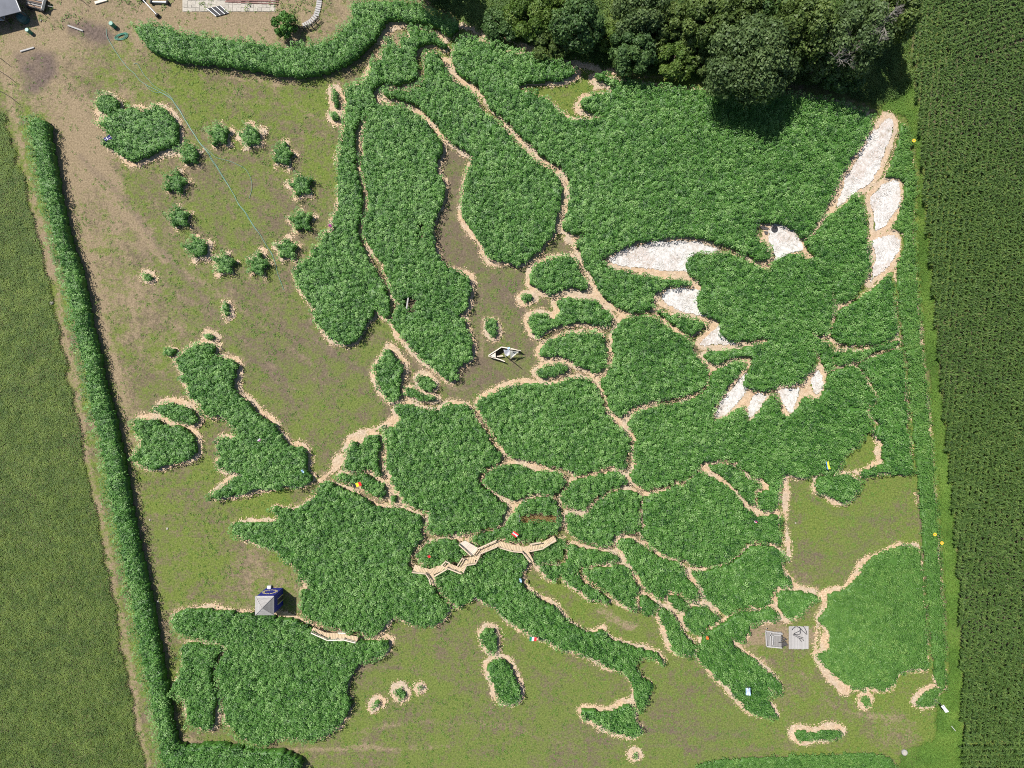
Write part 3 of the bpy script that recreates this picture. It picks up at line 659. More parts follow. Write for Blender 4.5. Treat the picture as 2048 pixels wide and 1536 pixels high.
 ([(1161,1434),(1166,1426),(1189,1427),(1209,1432),(1234,1429),(1246,1419),(1264,1417),(1269,1432),(1274,1449),(1286,1469),(1281,1479),(1264,1483),(1244,1479),(1219,1469),(1194,1457),(1171,1444)],
  1.90, 1.0, "three cornered hedge island at the toe of the boot", T_SEA, 'hedge'),
 ([(959,1272),(974,1259),(989,1264),(994,1279),(994,1302),(992,1314),(979,1312),(967,1299),(959,1287)],
  1.90, 1.0, "upper of the two oval hedge islands west of the boot", T_SEA, 'hedge'),
 ([(969,1344),(984,1327),(1002,1324),(1018,1334),(1026,1350),(1034,1370),(1042,1392),(1039,1409),(1024,1417),(1002,1414),(992,1399),(984,1374),(977,1357)],
  2.04, 0.9, "lower and longer of the two oval hedge islands west of the boot", T_SEA, 'hedge'),
 ([(784,1387),(797,1382),(809,1387),(814,1397),(804,1406),(792,1399)],
  1.22, 1.1, "middle and largest of three tiny straw ringed hedge dots", T_SEA, 'hedge'),
 ([(739,1421),(747,1407),(757,1403),(763,1410),(750,1417),(745,1423)],
  1.10, 1.0, "left one of three tiny straw ringed hedge dots", T_SEA, 'hedge'),
 ([(832,1382),(837,1372),(844,1379),(842,1388),(834,1388)],
  1.10, 0.9, "right one of three tiny straw ringed hedge dots", T_SEA, 'hedge'),
 ([(1267,1513),(1273,1508),(1281,1517),(1276,1523),(1268,1522)],
  0.98, 0.9, "tiny hedge dot in a straw ring below the three cornered island", T_SEA, 'hedge'),
 ([(1591,1474),(1598,1466),(1618,1467),(1631,1472),(1643,1469),(1661,1464),(1681,1464),(1691,1474),(1686,1479),(1671,1483),(1656,1487),(1636,1484),(1616,1489),(1598,1484)],
  1.22, 1.0, "long bone shaped hedge island near the bottom of the field", T_SEA, 'hedge'),
 ([(1728,1397),(1743,1394),(1746,1414),(1733,1420),(1727,1409)],
  0.98, 0.9, "tiny hedge island under the pale green block", T_SEA, 'hedge_light'),
 ([(1836,1409),(1848,1394),(1868,1382),(1886,1379),(1886,1397),(1876,1412),(1868,1419),(1843,1418)],
  1.10, 0.9, "small pale hedge island beside the white flag", T_SEA, 'hedge_light'),
 ([(659,170),(669,170),(672,185),(673,207),(669,215),(662,200)],
  1.63, 1.0, "slim upright hedge island near the northern peninsula", T_SEA, 'hedge'),
 ([(654,222),(664,216),(674,220),(674,235),(667,238),(659,232)],
  1.63, 0.9, "round hedge dot below the slim upright island", T_SEA, 'hedge'),
 ([(1805,240),(1806,262),(1797,300),(1777,345),(1778,354),(1802,350),(1816,362),(1813,402),(1797,440),(1788,455),(1812,461),(1816,478),(1810,505),(1797,535),(1801,556),(1804,600),(1808,645),(1815,695),(1822,720),(1826,768),(1830,810),(1834,870),(1838,920),(1842,955),(1846,1000),(1852,1090),(1858,1152),(1864,1230),(1870,1290),(1875,1350),(1880,1374),(1892,1384),(1900,1384),(1895,1250),(1888,1150),(1884,1080),(1876,960),(1868,870),(1860,768),(1850,700),(1843,600),(1836,500),(1835,420),(1838,340),(1828,280),(1815,240)],
  1.22, 0.1, "long narrow hedge strip between the maze and the corn field", T_OUT, 'hedge_light'),
 ([(1394,1532),(1450,1522),(1536,1518),(1620,1514),(1690,1511),(1770,1510),(1795,1530),(1800,1550),(1394,1550)],
  0.85, 0.0, "low green strip along the bottom edge of the field", T_OUT, 'hedge_light'),
]
HOLES = {5: [[(836,470),(837,450),(841,446),(841,468)], [(806,614),(809,596),(818,594),(826,600),(824,616)]],
         22: [], 23: [[(900,1018),(915,1006),(932,1010),(938,1026),(915,1038)], [(960,1005),(968,998),(972,1012),(964,1020)]],
         30: [[(597,1164),(608,1164),(610,1180),(600,1184)]],
         47: [[(1041,1033),(1112,1031),(1114,1043),(1041,1044)]]}
STARS = [(430,262,"eleven"),(494,265,"twelve"),(559,303,"one"),(597,365,"two"),(597,437,"three"),(568,494,"four"),(509,526,"five"),(443,524,"six"),(386,492,"seven"),(350,430,"eight"),(343,358,"nine"),(371,302,"ten")]
for i, (sx, sy, hr) in enumerate(STARS):
    a0 = rnd.uniform(-0.25, 0.25)
    p = []
    for k in range(10):
        r_ = (32 if k % 2 == 0 else 14) * rnd.uniform(0.93, 1.05)
        a_ = a0 - math.pi / 2 + k * math.pi / 5
        p.append((sx + r_ * math.cos(a_), sy + r_ * math.sin(a_)))
    HEDGES.append((p, 1.95, 0.4, "star shaped hedge at %s o'clock in the ring of twelve" % hr, T_STAR, 'hedge'))

WHITES = [
 ([(1216,520),(1236,506),(1264,494),(1294,486),(1324,483),(1356,483),(1389,483),(1414,489),(1441,500),(1424,505),(1394,508),(1382,514),(1378,529),(1382,541),(1356,543),(1324,540),(1289,536),(1254,533),(1229,528)], "longest white wing of the bird, a pointed patch below the biggest hedge"),
 ([(1319,594),(1331,581),(1354,575),(1374,578),(1406,581),(1400,591),(1400,604),(1410,621),(1434,638),(1414,633),(1386,628),(1361,621),(1336,609)], "middle white feather on the bird's left wing"),
 ([(1394,691),(1411,674),(1429,659),(1441,649),(1446,661),(1451,674),(1464,683),(1474,688),(1449,690),(1419,691)], "triangular lowest white feather of the left wing"),
 ([(1541,451),(1561,449),(1581,454),(1591,469),(1601,484),(1608,499),(1596,503),(1581,507),(1561,517),(1549,526),(1548,506),(1543,489),(1537,469)], "white head of the bird with the black eye"),
 ([(1776,234),(1787,242),(1788,262),(1778,282),(1769,307),(1759,335),(1741,362),(1731,375),(1716,378),(1702,392),(1686,408),(1668,420),(1680,395),(1691,357),(1708,327),(1726,300),(1738,277),(1755,257)], "longest upright white feather, near the corn field"),
 ([(1773,364),(1796,358),(1799,384),(1797,409),(1787,429),(1776,444),(1762,456),(1747,466),(1747,439),(1744,414),(1738,394),(1756,376)], "white feather in the middle of the right wing"),
 ([(1743,483),(1761,476),(1781,471),(1796,478),(1799,494),(1793,511),(1778,531),(1759,547),(1746,559),(1737,572),(1743,549),(1751,529),(1751,504)], "lowest white feather of the right wing"),
 ([(1429,835),(1434,818),(1449,795),(1466,773),(1485,750),(1503,738),(1500,752),(1497,773),(1487,793),(1472,811),(1452,827)], "leftmost and longest white tail feather"),
 ([(1496,830),(1499,813),(1501,797),(1511,785),(1533,789),(1528,800),(1516,820),(1500,835)], "small white tail feather, second from the left"),
 ([(1556,782),(1571,775),(1600,772),(1601,783),(1593,803),(1584,823),(1576,827),(1568,808),(1561,790)], "broad white tail feather, third from the left"),
 ([(1618,762),(1631,744),(1638,736),(1643,754),(1644,772),(1639,786),(1633,792),(1625,783)], "rightmost small white tail feather"),
]
STRAW_POLYS = [
 [(752,84),(752,60),(764,44),(772,31),(800,30),(830,34),(862,42),(880,56),(890,63),(912,54),(924,51),(915,64),(905,78),(898,92),(880,92),(860,80),(842,90),(836,88),(838,78),(860,70),(870,60),(850,52),(812,52),(790,64),(770,72),(768,90)],
 [(1640,1260),(1661,1262),(1664,1306),(1638,1312),(1634,1290)],
 [(1718,935),(1700,935),(1688,948),(1716,955),(1730,950)],
 [(1738,740),(1690,745),(1660,765),(1664,740),(1700,728)],
 [(1190,146),(1228,160),(1228,174),(1190,178)],
 [(685,900),(700,875),(720,862),(758,848),(790,830),(800,845),(770,860),(735,868),(705,885)],
 [(520,1236),(545,1222),(566,1226),(590,1234),(600,1245),(560,1244)],
]
STRAW_LINES = [   # (points, width px)
 ([(925,53),(970,68),(1024,84),(1080,104),(1130,122),(1180,136),(1240,144)], 8),
 ([(1024,84),(1080,104)], 3), ([(640,962),(668,940),(682,915)], 16), ([(1848,1090),(1820,1089),(1795,1092),(1765,1105),(1740,1120),(1722,1145),(1705,1165),(1685,1178),(1655,1186),(1648,1200),(1660,1212),(1655,1230),(1637,1240),(1632,1265),(1630,1300),(1636,1320),(1650,1340),(1672,1362),(1692,1382)], 12),
 ([(1690,618),(1676,598)], 3), ([(1152,468),(1140,476)], 26), ([(1000,1050),(1022,1015)], 8),
 ([(1568,960),(1572,985),(1568,1010),(1573,1040),(1575,1080),(1577,1120)], 7),
 ([(1675,695),(1673,735)], 5),
]
TAN_LINES = [     # dry tracks: (points, width px, tan, dark)
 ([(10,95),(28,235),(53,335),(88,475),(118,605),(148,745),(172,872)], 4, 0.6, 0), ([(118,0),(124,18),(140,34)], 16, 0.9, 0), ([(150,215),(165,270),(190,320),(240,380)], 24, 0.5, 0), ([(330,95),(420,150),(560,165)], 7, 0.25, 0), ([(300,160),(420,200),(600,215)], 7, 0.2, 0),
 ([(1200,1222),(1240,1240),(1270,1254)], 18, 0.9, 0), ([(1510,1265),(1560,1280),(1620,1275)], 34, 0.5, 0.1),
 ([(140,340),(175,470),(205,600),(228,720),(248,820)], 7, 0.3, 0), ([(205,360),(240,480),(262,600),(280,720)], 6, 0.25, 0.05),
 ([(300,480),(360,540),(450,600),(540,660),(610,720),(690,770)], 7, 0.3, 0.1), ([(280,500),(340,580),(430,640),(520,700),(590,780)], 7, 0.2, 0.2),
 ([(380,640),(480,690),(560,760),(600,830)], 9, 0.1, 0.25), ([(480,120),(560,190),(640,240)], 8, 0.25, 0), ([(420,180),(520,230),(600,250)], 6, 0.2, 0.1),
 ([(720,1340),(800,1330),(900,1350),(1000,1440)], 9, 0.2, 0.1), ([(700,1470),(860,1440),(1000,1450),(1150,1500)], 8, 0.3, 0), ([(1100,1470),(1280,1490),(1450,1500),(1640,1490)], 7, 0.25, 0.1),
 ([(1600,1330),(1640,1400),(1700,1430),(1790,1440)], 8, 0.3, 0), ([(1620,1000),(1700,1040),(1790,1040)], 9, 0.0, 0.25), ([(1600,1100),(1700,1120),(1760,1060)], 8, 0.05, 0.2),
 ([(2,90),(20,230),(45,330),(80,470),(110,600),(140,740),(165,870),(195,1010),(215,1120),(235,1210),(255,1320),(275,1420),(297,1545)], 12, 0.5, 0),
 ([(1240,144),(1300,152),(1360,163),(1430,168)], 7, 0.7, 0),
 ([(1690,200),(1730,210),(1757,222)], 7, 0.7, 0),
 ([(160,310),(195,345),(250,400),(300,470),(370,560),(440,640)], 10, 0.1, 0.35),
 ([(150,280),(180,330),(230,400),(285,470),(330,520)], 14, 0.45, 0),
 ([(120,300),(140,420),(185,560),(215,700),(240,800),(262,960),(285,1090),(305,1180),(320,1260),(335,1380),(345,1450),(380,1490),(440,1495)], 16, 0.55, 0),
 ([(690,560),(600,640),(640,690),(720,740),(760,760)], 12, 0.15, 0.25),
 ([(800,640),(860,760),(930,780),(960,760)], 10, 0.2, 0.15),
 ([(340,1480),(420,1500),(560,1500),(760,1500),(900,1490)], 9, 0.5, 0.0),
 ([(960,560),(958,660),(962,720)], 5, 0.5, 0.0),
 ([(1160,1440),(1300,1460),(1500,1470)], 14, 0.05, 0.2),
 ([(560,160),(640,150),(700,125),(745,90)], 22, 0.45, 0.0),
]
DARK_POLYS = [
 [(130,40),(165,35),(210,55),(222,85),(200,95),(160,82),(135,65)],
 [(28,105),(70,95),(108,110),(108,150),(85,185),(60,190),(40,160)],
]
# control points of the field's ground cover: px, py, green, tan, dark
GROUND = [
 (22,262,.5,.35,0),(40,330,.5,.35,0),(65,420,.5,.35,0),(90,520,.5,.35,0),(112,620,.5,.35,0),(140,750,.5,.35,0),(165,870,.5,.35,0),(195,1000,.5,.35,0),(213,1110,.5,.35,0),(236,1210,.5,.35,0),(256,1320,.5,.35,0),(277,1430,.5,.35,0),
 (60,60,0.12,0.85,0.00),(120,110,0.35,0.55,0.00),(200,20,0.15,0.70,0.10),(330,30,0.12,0.95,0.00),(450,45,0.12,0.85,0.00),(560,30,0.10,0.80,0.00),(650,25,0.30,0.60,0.00),
 (120,200,0.15,0.70,0.00),(110,330,0.15,0.80,0.00),(180,290,0.12,0.85,0.00),(130,500,0.20,0.75,0.00),(250,440,0.20,0.60,0.05),(200,640,0.20,0.65,0.00),(300,720,0.43,0.51,0.07),(230,820,0.25,0.55,0.00),
 (160,150,0.50,0.40,0.00),(320,150,0.50,0.35,0.00),(420,170,0.55,0.25,0.00),(560,220,0.52,0.25,0.00),(640,300,0.47,0.27,0.00),(470,380,0.45,0.25,0.05),(480,480,0.45,0.25,0.10),(330,400,0.45,0.30,0.10),
 (380,580,0.48,0.41,0.10),(520,600,0.43,0.31,0.14),(560,700,0.43,0.26,0.21),(640,760,0.48,0.21,0.17),(690,840,0.55,0.16,0.10),(620,860,0.53,0.26,0.07),(500,700,0.48,0.26,0.14),
 (300,780,0.45,0.25,0.10),(240,980,0.55,0.30,0.00),(330,1000,0.49,0.27,0.00),(420,1100,0.52,0.27,0.00),(520,1030,0.72,0.12,0.00),(300,1120,0.50,0.30,0.10),(420,1200,0.52,0.32,0.00),(540,1150,0.40,0.50,0.00),
 (380,870,0.50,0.20,0.10),(340,1260,0.45,0.40,0.00),(330,1420,0.45,0.40,0.00),(500,1520,0.47,0.32,0.00),(700,1500,0.52,0.32,0.05),(830,1330,0.62,0.17,0.05),(900,1400,0.62,0.17,0.10),(860,1290,0.47,0.22,0.10),
 (1000,1490,0.59,0.20,0.10),(1100,1380,0.59,0.20,0.10),(1130,1480,0.49,0.17,0.15),(1230,1240,0.52,0.27,0.05),(1140,1200,0.67,0.12,0.00),(1350,1400,0.57,0.17,0.10),(1430,1480,0.62,0.12,0.15),(1300,1500,0.57,0.17,0.10),
 (1600,1380,0.47,0.37,0.05),(1620,1330,0.62,0.22,0.00),(1560,1275,0.30,0.75,0.00),(1700,1440,0.62,0.27,0.00),(1800,1380,0.62,0.32,0.00),(1820,1480,0.52,0.47,0.00),(1650,1520,0.62,0.22,0.00),(1900,1520,0.90,0.00,0.00),
 (1700,1060,0.59,0.17,0.10),(1640,1000,0.65,0.17,0.00),(1780,1010,0.62,0.17,0.10),(1680,1150,0.57,0.17,0.20),(1740,900,0.72,0.22,0.00),(1800,1060,0.67,0.17,0.00),
 (910,330,0.28,0.21,0.32),(900,420,0.33,0.26,0.28),(960,560,0.33,0.21,0.28),(860,780,0.38,0.26,0.24),(1020,640,0.43,0.21,0.24),(980,740,0.38,0.21,0.24),(720,660,0.48,0.26,0.14),(1000,560,0.33,0.21,0.28),
 (1120,190,0.82,0.12,0.00),(1170,150,0.75,0.30,0.00),(1090,880,0.33,0.26,0.21),(1250,1000,0.20,0.20,0.30),(1400,400,0.43,0.16,0.21),(1500,900,0.30,0.20,0.30),(680,1130,0.20,0.20,0.35),(550,1380,0.30,0.20,0.30),
 (1100,90,0.85,0.05,0.00),(1300,140,0.85,0.10,0.00),(1600,120,0.50,0.10,0.30),(1780,150,0.70,0.00,0.10),(1890,500,0.90,0.00,0.00),(1900,900,0.90,0.00,0.00),(1950,700,0.43,0.06,0.35),(1980,200,0.30,0.00,0.50),(1980,1200,0.30,0.00,0.50),
 (0,500,0.60,0.00,0.30),(50,900,0.60,0.00,0.30),(100,1300,0.60,0.00,0.30),(-60,300,0.60,0.00,0.30),
]

# ------------------------------------------------------------------ distance fields of the hedges on one raster
GX0, GX1, GY0, GY1, GS = -78.0, 78.0, -58.0, 58.0, 0.16
gx = np.arange(GX0, GX1, GS)
gy = np.arange(GY0, GY1, GS)
NX, NY = len(gx), len(gy)
GXX, GYY = np.meshgrid(gx, gy)


def window(p, pad):
    i0 = max(0, int((p[:, 0].min() - pad - GX0) / GS)); i1 = min(NX, int((p[:, 0].max() + pad - GX0) / GS) + 2)
    j0 = max(0, int((p[:, 1].min() - pad - GY0) / GS)); j1 = min(NY, int((p[:, 1].max() + pad - GY0) / GS) + 2)
    return slice(j0, j1), slice(i0, i1)


hedge_polys = [chaikin(PW(h[0], h[1]), 1) for h in HEDGES]
white_polys = [chaikin(PW(w[0], 0.1), 1) for w in WHITES]
D_hedge = np.full((NY, NX), 9.0)       # distance to the nearest hedge
D_straw = np.full((NY, NX), 9.0)       # distance to the edge of a straw margin
hedge_sd = []
edge_n = (vnoise(GXX, GYY, 0.55, 3) - 0.5) * 0.34 + (vnoise(GXX, GYY, 1.8, 4) - 0.5) * 0.34
strawn = (vnoise(GXX, GYY, 3.2, 5) - 0.5) * 1.15 + (vnoise(GXX, GYY, 0.4, 6) - 0.5) * 0.35 + (vnoise(GXX, GYY, 1.1, 8) - 0.5) * 0.35
for h, p in zip(HEDGES, hedge_polys):
    w = window(p, 2.2)
    d = sdf(p, GXX[w], GYY[w])
    hedge_sd.append((w, d))
    D_hedge[w] = np.minimum(D_hedge[w], d)
    if h[2] > 0:
        D_straw[w] = np.minimum(D_straw[w], d - h[2] * (0.52 if h[2] >= 1.0 else 0.46))
D_white = np.full((NY, NX), 9.0)
for p in white_polys:
    w = window(p, 2.2)
    d = sdf(p, GXX[w], GYY[w])
    D_white[w] = np.minimum(D_white[w], d)
D_straw = np.minimum(D_straw, D_white - 0.75)
for p in STRAW_POLYS:
    p = PW(p); w = window(p, 1.0)
    D_straw[w] = np.minimum(D_straw[w], sdf(p, GXX[w], GYY[w]))
for pts, wd in STRAW_LINES:
    p = chaikin(PW(pts), 2, False); w = window(p, 2.0)
    D_straw[w] = np.minimum(D_straw[w], dline(p, GXX[w], GYY[w]) - wd * S / 2)

lane = chaikin(PW([(1799, 575), (1804, 645), (1812, 715), (1822, 768), (1826, 815), (1830, 870), (1834, 925), (1840, 990), (1848, 1085), (1854, 1152), (1861, 1240), (1867, 1300), (1872, 1345)]), 1, False)
w = window(lane, 1.0)
D_straw[w] += np.clip(0.75 - dline(lane, GXX[w], GYY[w]), 0, 1) * 1.3      # the lane along the strip is grass, not straw


def lookup(A, x, y):
    i = np.clip(((x - GX0) / GS + 0.5).astype(int), 0, NX - 1)
    j = np.clip(((y - GY0) / GS + 0.5).astype(int), 0, NY - 1)
    return A[j, i]


# ------------------------------------------------------------------ ground sheet to the horizon
def axis(a, b, st):
    inner = np.arange(a, b + st, st)
    left = a - np.cumsum(np.geomspace(1, 900, 16))[::-1]
    right = inner[-1] + np.cumsum(np.geomspace(1, 900, 16))
    return np.concatenate([left, inner, right])


ax_, ay_ = axis(-76, 76, 0.42), axis(-57, 57, 0.42)
AX, AY = np.meshgrid(ax_, ay_)
cp = np.array(GROUND, float)
cw = PW(cp[:, :2])
num = np.zeros(AX.shape + (3,)); den = np.zeros(AX.shape)
qx, qy = np.clip(AX, -76, 76), np.clip(AY, -57, 57)
jx = qx + (vnoise(qx, qy, 4, 21) - .5) * 6 + (vnoise(qx, qy, 1.5, 22) - .5) * 2.5
jy = qy + (vnoise(qx, qy, 4, 23) - .5) * 6 + (vnoise(qx, qy, 1.5, 24) - .5) * 2.5
for (x, y), a in zip(cw, cp[:, 2:]):
    wgt = 1.0 / ((jx - x) ** 2 + (jy - y) ** 2 + 4.0) ** 1.6
    num += wgt[..., None] * a
    den += wgt
gt = num / den[..., None]
green, tan_, dark = gt[..., 0].copy(), gt[..., 1].copy(), gt[..., 2].copy()
for pts, wd, ta, da in TAN_LINES:
    p = chaikin(PW(pts), 2, False)
    k = np.clip(1.3 - dline(p, qx + (jx - qx) * .12, qy + (jy - qy) * .12) / (wd * S * .6), 0, 1)
    k = k * k * (3 - 2 * k)
    tan_ = tan_ * (1 - k) + (tan_ + ta) * k
    green = green * (1 - k * 0.6 * (ta + da))
    dark = np.clip(dark + da * k, 0, 1)
for p in DARK_POLYS:
    k = np.clip(0.5 - sdf(PW(p), qx + (jx - qx) * .2, qy + (jy - qy) * .2) / 1.2, 0, 1)
    k = k * (.5 + .5 * vnoise(qx, qy, .9, 29)); dark = np.maximum(dark, k); green *= (1 - k * .6)
# trodden straw litter fading out beyond the straw margins
k = np.clip(1 - (lookup(D_straw, AX, AY) - 0.1) / 0.9, 0, 1) * (lookup(D_hedge, AX, AY) < 4)
tan_ = tan_ + 0.35 * k * k
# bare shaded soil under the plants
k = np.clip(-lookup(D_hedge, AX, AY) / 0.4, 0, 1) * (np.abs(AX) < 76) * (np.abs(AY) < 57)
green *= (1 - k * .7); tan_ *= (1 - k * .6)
gz = (vnoise(qx, qy, 2.5, 31) - .5) * 0.05
gn = AX.shape
idx = np.arange(AX.size).reshape(gn)
quads = np.stack([idx[:-1, :-1], idx[:-1, 1:], idx[1:, 1:], idx[1:, :-1]], -1).reshape(-1, 4)
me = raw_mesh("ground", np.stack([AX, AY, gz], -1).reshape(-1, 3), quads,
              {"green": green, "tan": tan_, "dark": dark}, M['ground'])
tag(link("ground", me), "brown and green mown ground of the whole maze field", kind='structure')


# ------------------------------------------------------------------ straw paths and the white limed patches, as raised uneven layers
def layer(name, mask, z0, amp, mat, seed):
    """mask on raster cells -> one sheet with uneven top and a skirt-free ragged edge"""
    used = np.zeros((NY + 1, NX + 1), bool)
    for a in (0, 1):
        for b_ in (0, 1):
            used[a:NY + a, b_:NX + b_] |= mask
    vid = np.full(used.shape, -1, np.int64)
    vid[used] = np.arange(used.sum())
    jj, ii = np.nonzero(used)
    x = GX0 + (ii - 0.5) * GS; y = GY0 + (jj - 0.5) * GS
    x = x + (_hash(ii, jj, seed) - .5) * GS * .8; y = y + (_hash(ii, jj, seed + 1) - .5) * GS * .8
    z = z0 + amp * vnoise(x, y, 0.3, seed + 2) + amp * 1.2 * vnoise(x, y, 1.1, seed + 3)
    cj, ci = np.nonzero(mask)
    q = np.stack([vid[cj, ci], vid[cj, ci + 1], vid[cj + 1, ci + 1], vid[cj + 1, ci]], 1)
    return raw_mesh(name, np.stack([x, y, z], 1), q, None, mat)


straw_mask = ((D_straw + strawn * 0.75 < 0) & (D_hedge > -0.55) & (D_white > -0.05)
              & (np.abs(GXX) < 76) & (np.abs(GYY) < 57))
tag(link("straw_path", layer("straw_path", straw_mask, 0.035, 0.05, M['straw'], 41)),
    "pale straw and wood chip paths between the hedges", kind='structure')


def chips(name, x, y, z, L, wd, mat, tilt=0.35):
    n = len(x)
    a = RNG.uniform(0, math.pi * 2, n); l = RNG.uniform(.6, 1.3, n) * L / 2; ww = RNG.uniform(.6, 1.4, n) * wd / 2
    ca, sa = np.cos(a), np.sin(a)
    tl = RNG.uniform(-tilt, tilt, n)
    co = np.zeros((n, 4, 3))
    for k, (u, v) in enumerate(((-1, -1), (1, -1), (1, 1), (-1, 1))):
        co[:, k, 0] = x + ca * u * l - sa * v * ww
        co[:, k, 1] = y + sa * u * l + ca * v * ww
        co[:, k, 2] = z + np.abs(tl) * l + u * tl * l
    return raw_mesh(name, co.reshape(-1, 3), np.arange(n * 4).reshape(-1, 4),
                    {"tint": np.repeat(RNG.beta(1.6, 1.4, n), 4)}, mat)


near = np.argwhere((D_straw + strawn * 0.75 < 0.28) & (D_hedge > -0.1) & (D_white > 0) & (np.abs(GXX) < 74) & (np.abs(GYY) < 56))
pick = near[RNG.integers(0, len(near), int(len(near) * 0.9))]
cx = gx[pick[:, 1]] + RNG.uniform(-.1, .1, len(pick)); cy = gy[pick[:, 0]] + RNG.uniform(-.1, .1, len(pick))
tag(link("straw_litter", chips("straw_litter", cx, cy, 0.065, 0.17, 0.05, M['chip'], .2)), "loose straw and chips on the paths", kind='stuff')

for (poly, label), p in zip(WHITES, white_polys):
    w = window(p, 0.5)
    mask = np.zeros((NY, NX), bool)
    dd = sdf(p, GXX[w], GYY[w]) + edge_n[w] * 0.9
    mask[w] = dd < 0
    o = link("white_feather_patch", layer("white_feather_patch", mask, 0.07, 0.09, M['limed'], 61))
    tag(o, label, "straw patch", "white feather patches of the bird")
    cells = np.argwhere(mask)
    pk = cells[RNG.integers(0, len(cells), int(len(cells) * 0.7))]
    ch = link("straw_stalks", chips("straw_stalks", gx[pk[:, 1]] + RNG.uniform(-.1, .1, len(pk)),
                                    gy[pk[:, 0]] + RNG.uniform(-.1, .1, len(pk)), 0.19, 0.24, 0.05, M['limed_chip'], 0.12), o)
    ch["kind"] = 'stuff'

# ------------------------------------------------------------------ leafy plants
def plant_templates(nv, nl, spread, leaf, width, zlo=0.3, droop=0.5, twist=0.35):
    """nv plants of nl folded leaves: (nv, nl, 4, 3), height 1 up, metres across; and leaf tints"""
    T = np.zeros((nv, nl, 4, 3)); tint = np.zeros((nv, nl)); HF = np.zeros((nv, nl))
    r = np.random.default_rng(5)
    for v in range(nv):
        a = r.uniform(0, 6.28)
        for i in range(nl):
            t = i / (nl - 1)
            a += 2.399 + r.uniform(-.3, .3)
            z = zlo + (1 - zlo) * t ** 0.75
            rr = spread * (1.0 - 0.75 * t) * r.uniform(.5, 1.1)
            L = leaf * (1.05 - 0.45 * t) * r.uniform(.8, 1.25)
            w2 = width * (1.05 - 0.4 * t) * r.uniform(.8, 1.2) / 2
            el = r.uniform(-droop, droop * .5) + 0.35 * t
            rad = np.array([math.cos(a), math.sin(a), 0]); tang = np.array([-math.sin(a), math.cos(a), r.uniform(-twist, twist)])
            d = rad * math.cos(el) + np.array([0, 0, math.sin(el)])
            b = rad * rr
            mid = b + d * L * .5
            T[v, i, 0] = b + [0, 0, -.01]
            T[v, i, 1] = mid + tang * w2 + [0, 0, .02]
            T[v, i, 2] = b + d * L + [0, 0, -.03]
            T[v, i, 3] = mid - tang * w2 + [0, 0, .02]
            HF[v, i] = z
            tint[v, i] = 0.10 * t + r.uniform(-.12, .12)
    return T, (HF, tint)


def plants(x, y, hgt, tint0, T, TT, scale=None, z0=None):
    n = len(x)
    v = RNG.integers(0, len(T), n)
    P_ = T[v]
    HF, tint = TT
    hf = HF[v][..., None]
    dz = P_[..., 2]
    a = RNG.uniform(0, 6.283, n)
    ca, sa = np.cos(a)[:, None, None], np.sin(a)[:, None, None]
    sc = (np.ones(n) if scale is None else scale)[:, None, None]
    X = (P_[..., 0] * ca - P_[..., 1] * sa) * sc + x[:, None, None]
    Y = (P_[..., 0] * sa + P_[..., 1] * ca) * sc + y[:, None, None]
    Z = dz * sc + hf * hgt[:, None, None] + (0 if z0 is None else z0[:, None, None])
    co = np.stack([X, Y, Z], -1).reshape(-1, 3)
    tn = (tint0[:, None] + tint[v]).repeat(4, 1).reshape(-1)
    q = np.arange(len(co)).reshape(-1, 4)
    return co, q, tn


def scatter(p, spacing, margin=0.0, jit=0.85):
    x0, y0 = p.min(0) - 0.3; x1, y1 = p.max(0) + 0.3
    xs = np.arange(x0, x1, spacing); ys = np.arange(y0, y1, spacing * .87)
    X, Y = np.meshgrid(xs, ys)
    X = X + (np.arange(len(ys))[:, None] % 2) * spacing * .5
    X = (X + RNG.uniform(-.5, .5, X.shape) * spacing * jit).ravel()
    Y = (Y + RNG.uniform(-.5, .5, Y.shape) * spacing * jit).ravel()
    return X, Y


def bushy_templates(nv):
    """a leafy top like a small dome, with a looser skirt of lower leaves"""
    r = np.random.default_rng(15)
    n1_, n2_ = 15, 7
    T = np.zeros((nv, n1_ + n2_, 4, 3)); HF = np.zeros((nv, n1_ + n2_)); tint = np.zeros((nv, n1_ + n2_))
    for v in range(nv):
        a = r.uniform(0, 6.28)
        sq = r.uniform(.8, 1.2)
        for i in range(n1_ + n2_):
            a += 2.399 + r.uniform(-.35, .35)
            if i < n1_:
                t = (i + .5) / n1_
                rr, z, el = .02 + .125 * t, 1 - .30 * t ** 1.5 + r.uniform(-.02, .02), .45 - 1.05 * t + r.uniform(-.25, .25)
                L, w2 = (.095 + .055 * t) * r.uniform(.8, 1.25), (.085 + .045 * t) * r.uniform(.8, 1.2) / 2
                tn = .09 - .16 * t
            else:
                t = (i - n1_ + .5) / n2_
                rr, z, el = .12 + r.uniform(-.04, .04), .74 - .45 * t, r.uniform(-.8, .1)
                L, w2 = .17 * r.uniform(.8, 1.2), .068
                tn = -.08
            rad = np.array([math.cos(a) * sq, math.sin(a) / sq, 0]); tang = np.array([-math.sin(a), math.cos(a), r.uniform(-.35, .35)])
            d = rad * math.cos(el) + np.array([0, 0, math.sin(el)])
            b = rad * rr; mid = b + d * L * .5
            T[v, i] = [b, mid + tang * w2 + [0, 0, .015], b + d * L + [0, 0, -.02], mid - tang * w2 + [0, 0, .015]]
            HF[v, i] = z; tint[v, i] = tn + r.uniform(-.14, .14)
    return T, (HF, tint)


HT, HTT = bushy_templates(14)


